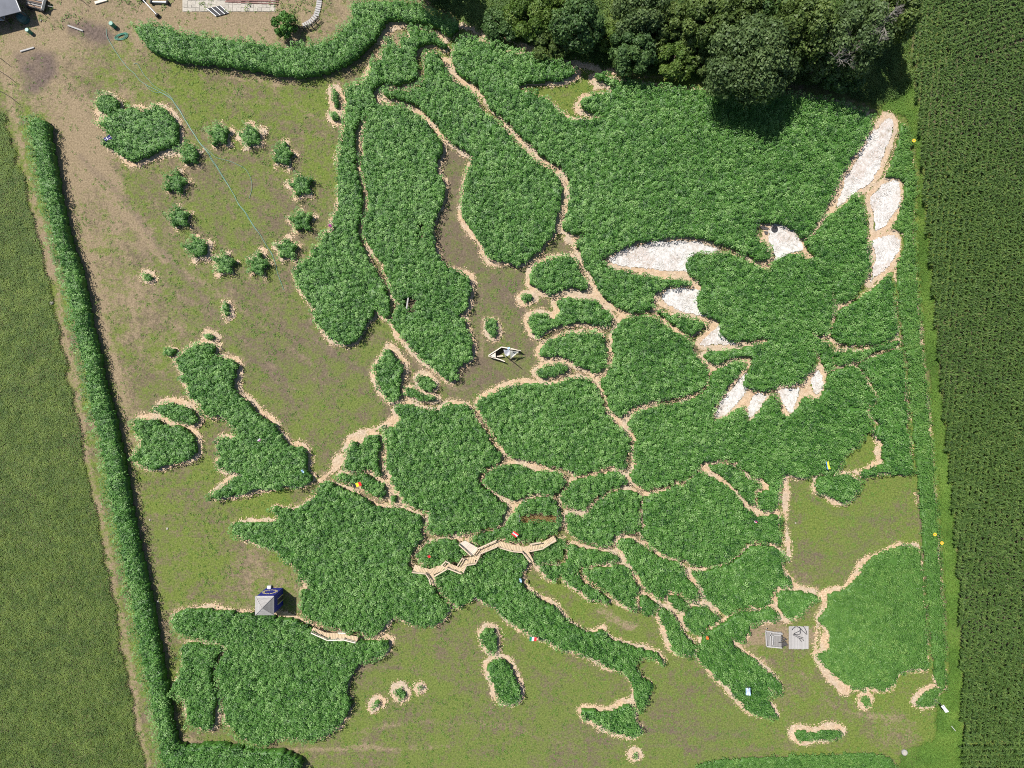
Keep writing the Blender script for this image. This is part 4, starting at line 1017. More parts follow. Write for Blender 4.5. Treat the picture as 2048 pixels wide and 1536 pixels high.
def core(d, w, h):
    """the dense inside of a hedge: stems and inner leaves as one uneven block, added for solid shadows"""
    c = d[::2, ::2]
    msk = c < -0.20
    cs_ = GS * 2
    nj, ni = c.shape
    jj, ii = np.meshgrid(np.arange(nj + 1), np.arange(ni + 1), indexing='ij')
    X = GX0 + (w[1].start + ii * 2 - 1) * GS; Y = GY0 + (w[0].start + jj * 2 - 1) * GS
    X = X + (_hash(ii, jj, 5) - .5) * .2; Y = Y + (_hash(ii, jj, 6) - .5) * .2
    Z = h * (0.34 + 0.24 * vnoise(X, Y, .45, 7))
    top = np.stack([X, Y, Z], -1).reshape(-1, 3)
    bot = np.stack([X, Y, np.full(X.shape, .02)], -1).reshape(-1, 3)
    n = len(top); k = ni + 1
    j, i = np.nonzero(msk)
    q = [np.stack([j * k + i, j * k + i + 1, (j + 1) * k + i + 1, (j + 1) * k + i], 1)]
    pad = np.pad(msk, 1)
    for dj, di, a, b in ((-1, 0, (0, 0), (0, 1)), (1, 0, (1, 1), (1, 0)), (0, -1, (1, 0), (0, 0)), (0, 1, (0, 1), (1, 1))):
        e = msk & ~pad[1 + dj:1 + dj + nj, 1 + di:1 + di + ni]
        j, i = np.nonzero(e)
        va = (j + a[0]) * k + i + a[1]; vb = (j + b[0]) * k + i + b[1]
        q.append(np.stack([va, va + n, vb + n, vb], 1))
    q = np.concatenate(q)
    v = np.concatenate([top, bot])
    used = np.unique(q)
    re = np.zeros(len(v), np.int64); re[used] = np.arange(len(used))
    return v[used], re[q]

for k, (h, p, (w, d)) in enumerate(zip(HEDGES, hedge_polys, hedge_sd)):
    small = len(p) and (np.ptp(p[:, 0]) * np.ptp(p[:, 1]) < 16)
    x, y = scatter(p, 0.40 if small else 0.52, jit=.72)
    i = np.clip(((x - GX0) / GS + .5).astype(int) - w[1].start, 0, d.shape[1] - 1)
    j = np.clip(((y - GY0) / GS + .5).astype(int) - w[0].start, 0, d.shape[0] - 1)
    dd = d[j, i] + lookup(edge_n, x, y) * (0.55 if h[4] != T_STAR else 0.35)
    keep = dd < (0.0 if h[4] != T_STAR else 0.03)
    # a few plants never came up
    keep &= ~((vnoise(x, y, 0.9, 77) > 0.93) & (dd < -0.5))
    for hp in HOLES.get(k, []):
        keep &= sdf(PW(hp, h[1]), x, y) > 0
    x, y, dd = x[keep], y[keep], dd[keep]
    if not len(x):
        x, y = np.array([p[:, 0].mean()]), np.array([p[:, 1].mean()]); dd = np.array([-.2])
    hh = h[1] * (0.80 + 0.22 * vnoise(x, y, 2.2, 91) + 0.14 * vnoise(x, y, .8, 93) + RNG.normal(0, .09, len(x)))
    t0 = 0.50 + RNG.normal(0, .21, len(x)) + (vnoise(x, y, 1.3, 92) - .5) * .28
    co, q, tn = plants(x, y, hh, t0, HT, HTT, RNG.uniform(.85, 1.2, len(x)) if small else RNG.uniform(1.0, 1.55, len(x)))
    cv, cq = core(d + 0.0, w, h[1])  # inner block for solid shadows; its lower tint paints shade into the gaps
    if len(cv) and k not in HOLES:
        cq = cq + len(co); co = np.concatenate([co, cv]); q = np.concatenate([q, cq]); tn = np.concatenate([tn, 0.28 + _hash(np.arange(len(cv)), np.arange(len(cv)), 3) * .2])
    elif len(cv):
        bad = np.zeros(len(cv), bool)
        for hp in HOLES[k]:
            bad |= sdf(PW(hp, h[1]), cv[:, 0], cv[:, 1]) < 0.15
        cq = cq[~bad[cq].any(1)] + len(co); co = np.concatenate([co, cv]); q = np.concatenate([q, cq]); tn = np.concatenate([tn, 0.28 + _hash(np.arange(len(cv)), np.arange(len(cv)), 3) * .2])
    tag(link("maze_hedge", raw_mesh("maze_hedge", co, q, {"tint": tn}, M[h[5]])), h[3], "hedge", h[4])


def blades(nv, nl, L, wd, lean, curved=True, zlo=0.0):
    """tufts of long blades rising from the ground; two quads per blade"""
    r = np.random.default_rng(9)
    T = np.zeros((nv, nl * 2, 4, 3)); tt = np.zeros((nv, nl * 2))
    for v in range(nv):
        a = r.uniform(0, 6.28)
        for i in range(nl):
            a += (math.pi if zlo else 2.4) + r.uniform(-.5, .5)
            l = L * r.uniform(.7, 1.2); e = r.uniform(*lean)
            rad = np.array([math.cos(a), math.sin(a), 0.]); tg = np.array([-math.sin(a), math.cos(a), r.uniform(-.3, .3)]) * wd / 2
            b = np.array([0, 0, zlo + (1 - zlo) * (i / max(1, nl - 1)) * 0.75]) if zlo else rad * .03
            m_ = b + (rad * math.cos(e) + np.array([0, 0, math.sin(e)])) * l * .5
            e2 = e - (1.0 if curved else .4)
            t_ = m_ + (rad * math.cos(e2) + np.array([0, 0, math.sin(e2)])) * l * .5
            T[v, 2 * i] = [b - tg * .7, b + tg * .7, m_ + tg, m_ - tg]
            T[v, 2 * i + 1] = [m_ - tg, m_ + tg, t_ + tg * .2, t_ - tg * .2]
            tt[v, 2 * i] = tt[v, 2 * i + 1] = r.uniform(-.15, .15)
    return T, tt


def tufts(name, x, y, sc, t0, T, TT, mat, z0=0.0):
    n = len(x)
    v = RNG.integers(0, len(T), n)
    a = RNG.uniform(0, 6.283, n)
    ca, sa = np.cos(a)[:, None, None], np.sin(a)[:, None, None]
    P_ = T[v]
    s_ = sc[:, None, None]
    X = (P_[..., 0] * ca - P_[..., 1] * sa) * s_ + x[:, None, None]
    Y = (P_[..., 0] * sa + P_[..., 1] * ca) * s_ + y[:, None, None]
    Z = P_[..., 2] * s_ + z0
    co = np.stack([X, Y, Z], -1).reshape(-1, 3)
    tn = (t0[:, None] + TT[v]).repeat(4, 1).reshape(-1)
    return raw_mesh(name, co, np.arange(len(co)).reshape(-1, 4), {"tint": tn}, mat)


# corn field on the right: rows, with a headland at the upper and at the lower end
ct, ctt = blades(10, 9, 0.57, 0.10, (0.6, 1.2), True, zlo=0.5)
ct[..., 2] *= 1.0
edge_px = [(1842, -40), (1826, 100), (1834, 220), (1846, 384), (1864, 576), (1881, 768), (1899, 960), (1916, 1152), (1922, 1350), (1926, 1580)]
CZ = 2.0
corn_poly = PW([(x + 6, y) for x, y in edge_px] + [(2160, 1580), (2160, -40)], CZ)
cc = []
th = math.atan2(-(1916 - 1846), 1152 - 384)       # along the long edge
def rows(ang, spacing, step):
    u = np.arange(-130, 130, step); v = np.arange(-130, 130, spacing)
    U, V = np.meshgrid(u, v)
    U = U + RNG.uniform(-.06, .06, U.shape); V = V + RNG.uniform(-.03, .03, V.shape)
    return (U * math.cos(ang) - V * math.sin(ang)).ravel(), (U * math.sin(ang) + V * math.cos(ang)).ravel()
top_z = PW([(1880, -60), (1905, 120), (1960, 110), (2160, 40), (2160, -60)], CZ)
bot_z = PW([(1900, 1492), (2160, 1480), (2160, 1600), (1900, 1600)], CZ)
for ang, rule in ((math.pi / 2 + th, 'mid'), (R(22), 'top'), (R(1), 'bot')):
    x, y = rows(ang, 0.78, 0.14)
    m_ = sdf(corn_poly, x, y) < 0
    x, y = x[m_], y[m_]
    a, b_ = sdf(top_z, x, y) < 0, sdf(bot_z, x, y) < 0
    m_ = a if rule == 'top' else (b_ & ~a if rule == 'bot' else ~(a | b_))
    cc.append((x[m_], y[m_]))
x = np.concatenate([c[0] for c in cc]); y = np.concatenate([c[1] for c in cc])
keep = RNG.uniform(0, 1, len(x)) < 0.92
x, y = x[keep], y[keep]
tag(link("corn_field", tufts("corn_field", x, y, RNG.uniform(.85, 1.12, len(x)), 0.45 + RNG.normal(0, .16, len(x)), ct, ctt, M['corn'], 0.75)),
    "dark green corn field with rows along the right", kind='stuff')

# low crop on the left
mt, mtt = plant_templates(8, 8, 0.12, 0.24, 0.10, 0.35, 0.6)
meadow = PW([(-60, 205), (2, 222), (24, 300), (46, 380), (74, 480), (101, 600), (131, 740), (157, 870), (185, 1010), (203, 1110), (225, 1210), (243, 1320), (264, 1420), (288, 1550), (-120, 1580), (-120, 205)], 0.5)
x, y = scatter(meadow, 0.25)
keep = sdf(meadow, x, y) + (vnoise(x, y, 1.2, 51) - .5) * .9 < 0
x, y = x[keep], y[keep]
hh = 0.30 + 0.45 * vnoise(x, y, 1.1, 52) * vnoise(x, y, 0.5, 53) + 0.2 * vnoise(x, y, 4, 54)
co, q, tn = plants(x, y, hh, 0.40 + (vnoise(x, y, 0.8, 55) - .5) * .5 + RNG.normal(0, .12, len(x)), mt, mtt)
tag(link("meadow_crop", raw_mesh("meadow_crop", co, q, {"tint": tn}, M['field'])), "dense dark olive meadow left of the long hedge", kind='stuff')

# tall grass verge between the maze and the corn, and weeds on the lane edge
vt, vtt = blades(8, 6, 0.62, 0.05, (0.7, 1.35))
verge = PW([(1815, 235), (1830, 280), (1840, 340), (1837, 420), (1838, 500), (1845, 600), (1852, 700), (1862, 768), (1870, 870), (1878, 960), (1886, 1080), (1890, 1150), (1897, 1250), (1900, 1384), (1880, 1390), (1872, 1480), (1800, 1510), (1800, 1560), (1930, 1560), (1926, 1350), (1918, 1152), (1900, 960), (1882, 768), (1866, 576), (1848, 384), (1836, 220), (1828, 160), (1790, 190), (1760, 215)], 0.3)
x, y = scatter(verge, 0.19)
keep = sdf(verge, x, y) + (vnoise(x, y, .8, 56) - .5) * .5 < 0
x, y = x[keep], y[keep]
tag(link("grass_verge", tufts("grass_verge", x, y, RNG.uniform(.5, 1.1, len(x)) * (0.7 + .6 * vnoise(x, y, 2, 57)), 0.48 + (vnoise(x, y, 1.5, 58) - .5) * .5 + RNG.normal(0, .1, len(x)), vt, vtt, M['verge'])),
    "light green grass verge beside the corn", kind='stuff')

# brambles and nettles below the trees
ut, utt = plant_templates(8, 12, 0.17, 0.24, 0.14, 0.2, 0.6)
under = PW([(922, 44), (960, 60), (1024, 76), (1080, 96), (1130, 112), (1180, 125), (1240, 135), (1340, 150), (1430, 158), (1500, 170), (1640, 172), (1735, 200), (1760, 214), (1800, 190), (1830, 160), (1826, 100), (1842, -40), (838, -40), (862, 8), (892, 20), (918, 28)], 0.5)
x, y = scatter(under, 0.33)
keep = sdf(under, x, y) + (vnoise(x, y, 1.0, 61) - .5) * .8 < 0
x, y = x[keep], y[keep]
hh = 0.4 + 1.3 * vnoise(x, y, 2.5, 62) * vnoise(x, y, 0.9, 63)
co, q, tn = plants(x, y, hh, 0.42 + (vnoise(x, y, 2.0, 64) - .5) * .6 + RNG.normal(0, .12, len(x)), ut, utt, RNG.uniform(.8, 1.3, len(x)))
tag(link("undergrowth", raw_mesh("undergrowth", co, q, {"tint": tn}, M['under'])), "rough undergrowth below the trees", kind='stuff')

# short weeds and grass over the lawns, and dry tufts in the yard
gt_, gtt_ = blades(6, 4, 0.20, 0.05, (0.5, 1.2))
x = RNG.uniform(-73, 73, 90000); y = RNG.uniform(-56, 56, 90000)
ix = np.clip(np.searchsorted(ax_, x), 0, len(ax_) - 1); iy = np.clip(np.searchsorted(ay_, y), 0, len(ay_) - 1)
gr = green[iy, ix]
keep = (lookup(D_hedge, x, y) > 0.1) & (lookup(D_straw, x, y) > -0.2) & (RNG.uniform(0, 1, len(x)) < np.clip(gr + (vnoise(x, y, 1.2, 71) - .5) * .9, 0, 1) ** 1.5)
keep &= (sdf(corn_poly, x, y) > 0) & (sdf(meadow, x, y) > 0) & (sdf(under, x, y) > 0)
x, y = x[keep], y[keep]
tag(link("lawn_grass", tufts("lawn_grass", x, y, RNG.uniform(.6, 1.6, len(x)), 0.52 + RNG.normal(0, .2, len(x)), gt_, gtt_, M['verge'])),
    "short weedy grass on the open ground", kind='stuff')
yard = PW([(20, 60), (120, 60), (190, 40), (240, 10), (400, 24), (620, 60), (660, 30), (660, -40), (-60, -40), (-60, 60)])
x, y = scatter(yard, 0.62)
keep = (sdf(yard, x, y) < 0) & (vnoise(x, y, 1.6, 72) > .5) & (RNG.uniform(0, 1, len(x)) < .55) & (lookup(D_hedge, x, y) > .2)
x, y = x[keep], y[keep]
co, q, tn = plants(x, y, RNG.uniform(.1, .35, len(x)), 0.45 + RNG.normal(0, .15, len(x)), mt, mtt, RNG.uniform(.8, 1.6, len(x)))
tag(link("yard_weeds", raw_mesh("yard_weeds", co, q, {"tint": tn}, M['field'])), "green weeds dotted over the dry yard", kind='stuff')

# ------------------------------------------------------------------ trees
def crown_mesh(cx, cy, cz, rx, ry, rz, n, leaf, mat, lobes, seed, gap=0.0):
    r = np.random.default_rng(seed)
    L = []
    for i in range(lobes):
        a = i * 2.399 + r.uniform(-.4, .4)
        t = (i + .5) / lobes
        zc = 1 - 1.55 * t                      # from the top down to a little below the middle
        rad = math.sqrt(max(0, 1 - zc * zc)) * r.uniform(.55, .82)
        L.append((rad * math.cos(a), rad * math.sin(a), zc * .62, r.uniform(.24, .40)))
    L = np.array(L)
    k = r.integers(0, lobes, n)
    d = r.normal(0, 1, (n, 3)); d[:, 2] = d[:, 2] + .35
    d /= np.linalg.norm(d, axis=1, keepdims=True)
    sub = (vnoise(d[:, 0] * 3 + k * 7, d[:, 1] * 3 + d[:, 2] * 2, .8, seed) - .5) * .45
    rr = L[k, 3] * (0.80 + sub + r.uniform(-.12, .12, n))
    u = L[k, :3] + d * rr[:, None]
    P_ = np.stack([cx + u[:, 0] * rx, cy + u[:, 1] * ry, cz + u[:, 2] * rz], 1)
    nrm = d + r.normal(0, .55, (n, 3)); nrm /= np.linalg.norm(nrm, axis=1, keepdims=True)
    t1 = np.cross(nrm, r.normal(0, 1, (n, 3))); t1 /= np.linalg.norm(t1, axis=1, keepdims=True)
    t2 = np.cross(nrm, t1)
    l = (leaf * r.uniform(.6, 1.35, n))[:, None]
    co = np.stack([P_ - t1 * l, P_ + t2 * l * .62 + nrm * l * .15, P_ + t1 * l - nrm * l * .2, P_ - t2 * l * .62 + nrm * l * .15], 1)
    tn = 0.46 + r.normal(0, .15, n) + (_hash(k, k, seed) - .5) * .34
    return raw_mesh("crown", co.reshape(-1, 3), np.arange(n * 4).reshape(-1, 4), {"tint": tn.repeat(4)}, M[mat])


def dead_tree_branches(mb, p, d, l, r_, depth, rg):
    q = p + d * l
    mb.tube([p, (p + q) / 2 + Vector((rg.uniform(-.1, .1), rg.uniform(-.1, .1), rg.uniform(-.05, .1))) * l, q], [r_, r_ * .75, r_ * .5], 4, cap=False)
    if depth:
        for _ in range(3 if depth > 1 else 4):
            dd = (d + Vector((rg.uniform(-.8, .8), rg.uniform(-.8, .8), rg.uniform(-.35, .45)))).normalized()
            dead_tree_branches(mb, p + d * l * rg.uniform(.45, 1), dd, l * rg.uniform(.5, .75), r_ * .55, depth - 1, rg)


def tree(name, cat, px, py, rpx, h, mat, label, n, leaf=0.24, lobes=20, group="trees and bushes at the upper edge", flat=0.95, rz_=None, stem_h=None, seed=0):
    zc = h * 0.60
    cx_, cy_, _ = W(px, py, zc * 1.15)
    e = empty(name, (cx_, cy_, 0), label, cat, group)
    rx = rpx * S * (H - zc) / H
    rz = rz_ or h * 0.44
    link("crown", crown_mesh(0, 0, h - rz, rx, rx * flat, rz, n, leaf, mat, lobes, seed + 100), e)
    mb = MB()
    rg = random.Random(seed)
    top = h * .72
    mb.tube([(0, 0, -.1), (rg.uniform(-.1, .1), .05, top * .4), (rg.uniform(-.3, .3), rg.uniform(-.3, .3), top)],
            [0.02 * h + .05, 0.015 * h + .04, 0.05], 8)
    link("trunk", mb.mesh("trunk", M['bark']), e)
    for i in range(5):
        a = i * 1.256 + rg.uniform(-.4, .4)
        lm = MB()
        z0 = h * rg.uniform(.25, .45)
        lm.tube([(0, 0, z0), (rx * .3 * math.cos(a), rx * .3 * math.sin(a), z0 + h * .12), (rx * .62 * math.cos(a), rx * .62 * math.sin(a), z0 + h * .22)],
                [0.010 * h + .02, .006 * h + .02, .02], 5)
        link("limb", lm.mesh("limb", M['bark']), e)
    return e


tree("grey_green_tree", "tree", 1508, 108, 92, 13.5, 'tree_grey', "big grey green tree casting the dark shadow on the largest hedge", 25500, 0.195, 34, seed=1)
tree("light_green_tree", "tree", 1612, 45, 66, 14, 'tree_olive', "olive green tree right of the big grey green tree", 15300, 0.195, 24, seed=2)
t_dead = tree("half_dead_tree", "tree", 1718, 62, 78, 14.5, 'tree_grey', "tree with bare grey dead branches in its crown", 14450, 0.179, 26, seed=3)
tree("olive_tree", "tree", 1796, 28, 52, 14, 'tree_olive', "last tree of the row, beside the corn field's corner", 8840, 0.187, 18, seed=4)
tree("olive_tree", "tree", 1425, 32, 62, 11, 'tree_olive', "yellowish green tree left of the big grey green tree", 13940, 0.195, 24, seed=5)
tree("dark_bush", "bush", 1268, 92, 52, 7, 'tree_dark', "dark rounded bush standing nearest the lane", 11900, 0.172, 20, seed=6)
tree("light_shrub", "shrub", 1352, 110, 50, 4.6, 'tree_yellow', "bright yellow green shrub at the lane edge, right of the dark bush", 10200, 0.156, 20, seed=7)
tree("grey_green_tree", "tree", 1280, 14, 62, 9, 'tree_grey', "feathery grey green tree behind the dark bush", 12750, 0.164, 24, seed=8)
tree("dark_tree", "tree", 1160, 36, 56, 9, 'tree_dark', "dark blue green tree between two light shrubs", 12750, 0.179, 22, seed=9)
tree("light_shrub", "shrub", 1215, 70, 32, 3.6, 'tree_yellow', "small light shrub squeezed left of the dark bush", 5100, 0.156, 12, seed=10)
tree("light_shrub", "shrub", 1062, 24, 58, 5.0, 'tree_yellow', "wide light green shrub left of the dark blue green tree", 11900, 0.156, 22, seed=11)
tree("dark_bush", "bush", 1004, 44, 42, 3.2, 'tree_dark', "low dark bush at the left end of the row", 7140, 0.156, 16, seed=12)
tree("olive_tree", "bush", 1105, 80, 44, 3.4, 'tree_olive', "low olive bush in front of the dark blue green tree", 7140, 0.156, 16, seed=13)
tree("light_shrub", "shrub", 1420, 112, 40, 5.0, 'tree_olive', "olive shrub between the bright shrub and the big tree", 6800, 0.156, 16, seed=14)
tree("olive_tree", "tree", 1345, 34, 44, 7, 'tree_olive', "olive bush between the feathery tree and the yellowish tree", 8500, 0.172, 18, seed=15)
tree("dark_tree", "tree", 1690, 140, 48, 6, 'tree_dark', "shaded dark bush under the half dead tree", 7140, 0.172, 16, seed=16)
tree("dark_tree", "tree", 1560, -12, 52, 10, 'tree_dark', "dark tree behind the big grey green tree at the frame's top", 7650, 0.187, 16, seed=17)
tree("tall_tree", "tree", 852, -92, 70, 13, 'tree_dark', "tall tree just past the top edge shading the hedge end", 10200, 0.195, 18, seed=18)
tree("olive_tree", "tree", 1478, 20, 56, 10, 'tree_olive', "olive tree between the yellowish tree and the light topped tree", 9000, 0.19, 22, seed=21)
tree("grey_green_tree", "tree", 1660, 108, 50, 9, 'tree_grey', "lower grey green tree in front of the half dead one", 7000, 0.18, 18, seed=22)
tree("dark_bush", "bush", 1400, 76, 44, 6, 'tree_olive', "rounded olive bush behind the lane edge shrubs", 6000, 0.17, 18, seed=23)
tree("dark_tree", "tree", 1770, -40, 60, 13, 'tree_dark', "tall dark tree cut off by the top edge near the corn", 7000, 0.2, 18, seed=24)
tree("light_shrub", "shrub", 1125, 10, 46, 4.5, 'tree_yellow', "light shrub at the top edge left of the dark blue green tree", 6000, 0.16, 18, seed=25)
tree("olive_tree", "bush", 1312, 62, 40, 5, 'tree_olive', "olive bush right behind the dark rounded bush", 5000, 0.17, 16, seed=26)
tree("yard_bush", "bush", 568, 48, 27, 3.4, 'hedge', "round green bush standing in the dry yard", 2600, 0.15, 14, group=None, seed=19)
db = MB()
rg = random.Random(4)
for (bx, by, bz) in ((-1.2, -2.0, 10.5), (.6, -1.4, 11.3), (2.0, .2, 11.6), (-2.6, -3.2, 9.3), (2.6, 1.8, 11.2)):
    for _ in range(4):
        d = Vector((rg.uniform(-1, 1), rg.uniform(-1, .6), rg.uniform(.1, .8))).normalized()
        dead_tree_branches(db, Vector((bx, by, bz)), d, rg.uniform(1.0, 1.8), .055, 3, rg)
db.build("dead_branches", M['dead'], t_dead)

# ------------------------------------------------------------------ boardwalks
def unit_plank(L, wd, th, mat):
    return MB().beam((0, -L / 2, 0), (0, L / 2, 0), wd, th).mesh("plank", mat)


def walk_deck(parent, line, width, z, mat, pitch=0.2, k0=0):
    """planks laid across a centre line, one object each"""
    me = unit_plank(width, pitch * .9, 0.045, mat)
    for si, (a, b) in enumerate(zip(line[:-1], line[1:])):
        a, b = Vector(a), Vector(b)
        d = b - a
        n = max(1, int(d.length / pitch))
        an = math.atan2(d.y, d.x)
        for i in range(n):
            c = a + d * ((i + .5) / n)
            o = link("plank", me, parent)
            o.location = (c.x, c.y, z + (((si + k0) % 3) * .004) + rnd.uniform(0, .002))
            o.rotation_euler = (0, 0, an + rnd.uniform(-.012, .012))


def handrail(parent, line, z, h, mat, post_step=1.4, pr=0.09):
    """posts, a broad top rail and a lower board along a line"""
    mb = MB()
    for a, b in zip(line[:-1], line[1:]):
        mb.beam((a[0], a[1], z + h), (b[0], b[1], z + h), 0.13, 0.05)
    mb.build("top_rail", mat, parent)
    mb = MB()
    for a, b in zip(line[:-1], line[1:]):
        mb.beam((a[0], a[1], z + h * .5), (b[0], b[1], z + h * .5), 0.03, 0.12)
    mb.build("middle_rail", mat, parent)
    for a, b in zip(line[:-1], line[1:]):
        a, b = Vector((a[0], a[1], 0)), Vector((b[0], b[1], 0))
        n = max(1, round((b - a).length / post_step))
        for i in range(n):
            c = a + (b - a) * (i / n)
            MB().beam((c.x, c.y, 0), (c.x, c.y, z + h - .026), pr, pr).build("post", mat, parent)


def loc_line(px, z, o):
    return [(W(x, y, z)[0] - o[0], W(x, y, z)[1] - o[1], 0) for x, y in px]


BZ, BH = 1.65, 0.95
ox, oy, _ = W(960, 1110, BZ)
bw = empty("boardwalk", (ox, oy, 0), "zigzag timber boardwalk with handrails north of the boot shaped hedge", "boardwalk")
mainline = [(828, 1135), (860, 1145), (893, 1131), (921, 1142), (931, 1122), (950, 1119), (959, 1101), (994, 1087), (1024, 1096), (1048, 1100), (1062, 1096), (1084, 1092), (1110, 1077)]
walk_deck(bw, loc_line(mainline, BZ, (ox, oy)), 0.86, BZ, M['deck'])
for k_, ln in enumerate(([(862, 1147), (869, 1170)], [(1051, 1101), (1063, 1123)])):
    walk_deck(bw, loc_line(ln, BZ, (ox, oy)), 0.62, BZ - .012, M['deck'], k0=k_)
# pale landing of fresh planks beside the walk, tapering to the path
q = loc_line([(919, 1087), (930, 1081), (957, 1096), (944, 1111)], BZ, (ox, oy))
a0, a1, b0, b1 = [Vector(v) for v in (q[0], q[1], q[3], q[2])]
for i in range(12):
    t0_, t1_ = i / 12, (i + .92) / 12
    m_ = MB()
    vv = [a0.lerp(b0, t0_), a1.lerp(b1, t0_), a1.lerp(b1, t1_), a0.lerp(b0, t1_)]
    zt = BZ + .018 + (i % 2) * .003
    m_.add([(v.x, v.y, zt - .05) for v in vv] + [(v.x, v.y, zt) for v in vv],
           [(3, 2, 1, 0), (4, 5, 6, 7), (0, 1, 5, 4), (1, 2, 6, 5), (2, 3, 7, 6), (3, 0, 4, 7)])
    m_.build("plank", M['deck_pale'], bw)
tz = BZ + BH
for ln in ([(824, 1145), (851, 1148), (858, 1158), (861, 1170)],
           [(869, 1153), (893, 1139), (895, 1137), (923, 1148)],
           [(926, 1146), (933, 1131), (951, 1128), (957, 1114), (960, 1108), (994, 1094)],
           [(1000, 1096), (1024, 1103), (1045, 1105), (1058, 1122)],
           [(1061, 1103), (1085, 1098), (1112, 1080)],
           [(882, 1132), (891, 1123), (900, 1127)], [(915, 1132), (924, 1117), (929, 1119)],
           [(918, 1090), (942, 1112)], [(946, 1110), (955, 1098), (993, 1081)], [(1060, 1089), (1082, 1085)]):
    handrail(bw, loc_line(ln, tz, (ox, oy)), BZ, BH, M['rail'], 1.3)
for x_, y_ in loc_line(mainline, BZ, (ox, oy)) and [p[:2] for p in loc_line(mainline, BZ, (ox, oy))]:
    MB().beam((x_, y_, -.1), (x_, y_, BZ - .03), .14, .14).build("pile", M['rail'], bw)

LZ = 1.4
ox2, oy2, _ = W(670, 1270, LZ)
b2 = empty("boardwalk", (ox2, oy2, 0), "short timber boardwalk with one handrail above the large square hedge", "boardwalk")
ln2 = [(624, 1260), (650, 1271), (680, 1273), (715, 1279)]
walk_deck(b2, loc_line(ln2, LZ, (ox2, oy2)), 0.84, LZ, M['deck'])
handrail(b2, loc_line([(622, 1266), (655, 1281), (687, 1280), (711, 1286)], LZ + BH, (ox2, oy2)), LZ, BH, M['cream_wood'], 1.2)
handrail(b2, loc_line([(676, 1266), (691, 1267)], LZ + BH, (ox2, oy2)), LZ, BH, M['cream_wood'], 1.2)
for x_, y_, _z in loc_line(ln2, LZ, (ox2, oy2)):
    MB().beam((x_, y_, -.1), (x_, y_, LZ - .03), .12, .12).build("pile", M['rail'], b2)

# ------------------------------------------------------------------ blue tower with star ring and boarded pyramid roof
TZ = 3.9
xa, ya, _ = W(510.5, 1192, TZ); xb, yb, _ = W(548, 1230, TZ)
tcx, tcy = (xa + xb) / 2, (ya + yb) / 2
hw, hd = (xb - xa) / 2, (ya - yb) / 2
tw = empty("blue_tower", (tcx, tcy, 0), "square blue tower with a ring of stars and a grey boarded pyramid roof", "tower")
ww, wd_ = hw - .10, hd - .10
def wall_quad(name, a, b, mat):
    """vertical boards from a to b"""
    a, b = Vector(a), Vector(b)
    n = max(1, int((b - a).length / 0.26))
    for i in range(n):
        p0 = a + (b - a) * (i / n); p1 = a + (b - a) * ((i + .94) / n)
        dep = .045 + (i % 2) * .008
        MB().beam((p0.x, p0.y, TZ / 2 - .05), (p1.x, p1.y, TZ / 2 - .05), dep, TZ - .1).build("board", mat, name)
wn_ = link("wall", MB().box((0, wd_ - .06, TZ / 2 - .06), 2 * ww - .16, .04, TZ - .14).mesh("wall", M['blue']), tw)
wall_quad(wn_, (-ww, wd_, 0), (ww, wd_, 0), M['blue'])
we = link("wall", MB().box((ww - .06, 0, TZ / 2 - .06), .04, 2 * wd_ - .16, TZ - .14).mesh("wall", M['blue']), tw)
wall_quad(we, (ww, wd_ - .04, 0), (ww, .38, 0), M['blue'])
wall_quad(we, (ww, -.42, 0), (ww, -wd_ + .04, 0), M['blue'])
MB().beam((ww, .38, 3.0), (ww, -.42, 3.0), .05, 1.3).build("lintel", M['blue'], tw)
MB().beam((ww + .03, .36, 0), (ww + .03, .36, 2.35), .09, .09).build("door_post", M['yellow'], tw)
MB().beam((ww + .03, -.40, 0), (ww + .03, -.40, 2.35), .09, .09).build("door_post", M['yellow'], tw)
MB().box((ww - .02, -.02, 1.15), .03, .66, 2.3).build("doorway_shade", M['dark_wood'], tw)  # dark slab painting the shade of the open doorway
ws = link("wall", MB().box((0, -wd_ + .06, TZ / 2 - .06), 2 * ww - .16, .04, TZ - .14).mesh("wall", M['blue']), tw)
wall_quad(ws, (-ww, -wd_, 0), (ww, -wd_, 0), M['blue'])
ww_ = link("wall", MB().box((-ww + .06, 0, TZ / 2 - .06), .04, 2 * wd_ - .16, TZ - .14).mesh("wall", M['blue']), tw)
wall_quad(ww_, (-ww, wd_ - .04, 0), (-ww, -wd_ + .04, 0), M['blue'])
for k in range(12):
    a = k * math.pi / 6
    sx, sz = .86 * math.cos(a), 1.85 + .86 * math.sin(a)
    pts = []
    for j in range(10):
        r_ = .20 if j % 2 == 0 else .085
        b_ = math.pi / 2 + j * math.pi / 5
        pts.append((sx + r_ * math.cos(b_), sz + r_ * math.sin(b_)))
    n_ = len(pts)
    MB().add([(x, wd_ + .032, z) for x, z in pts] + [(x, wd_ + .062, z) for x, z in pts],
             [tuple(range(n_)), tuple(reversed(range(n_, 2 * n_)))] + [(i, i + n_, (i + 1) % n_ + n_, (i + 1) % n_) for i in range(n_)]).build("star", M['yellow'], tw)
MB().box((-.65, wd_ + .25, .25), .5, .4, .5).build("white_box", M['white'], tw)
rf = link("roof", MB().box((0, 0, TZ - .03), 2 * hw, 2 * hd, .06).mesh("roof", M['grey_wood']), tw)
apex = Vector((0, 0, TZ + 1.05))
cs = [Vector((-hw, hd, TZ)), Vector((hw, hd, TZ)), Vector((hw, -hd, TZ)), Vector((-hw, -hd, TZ))]
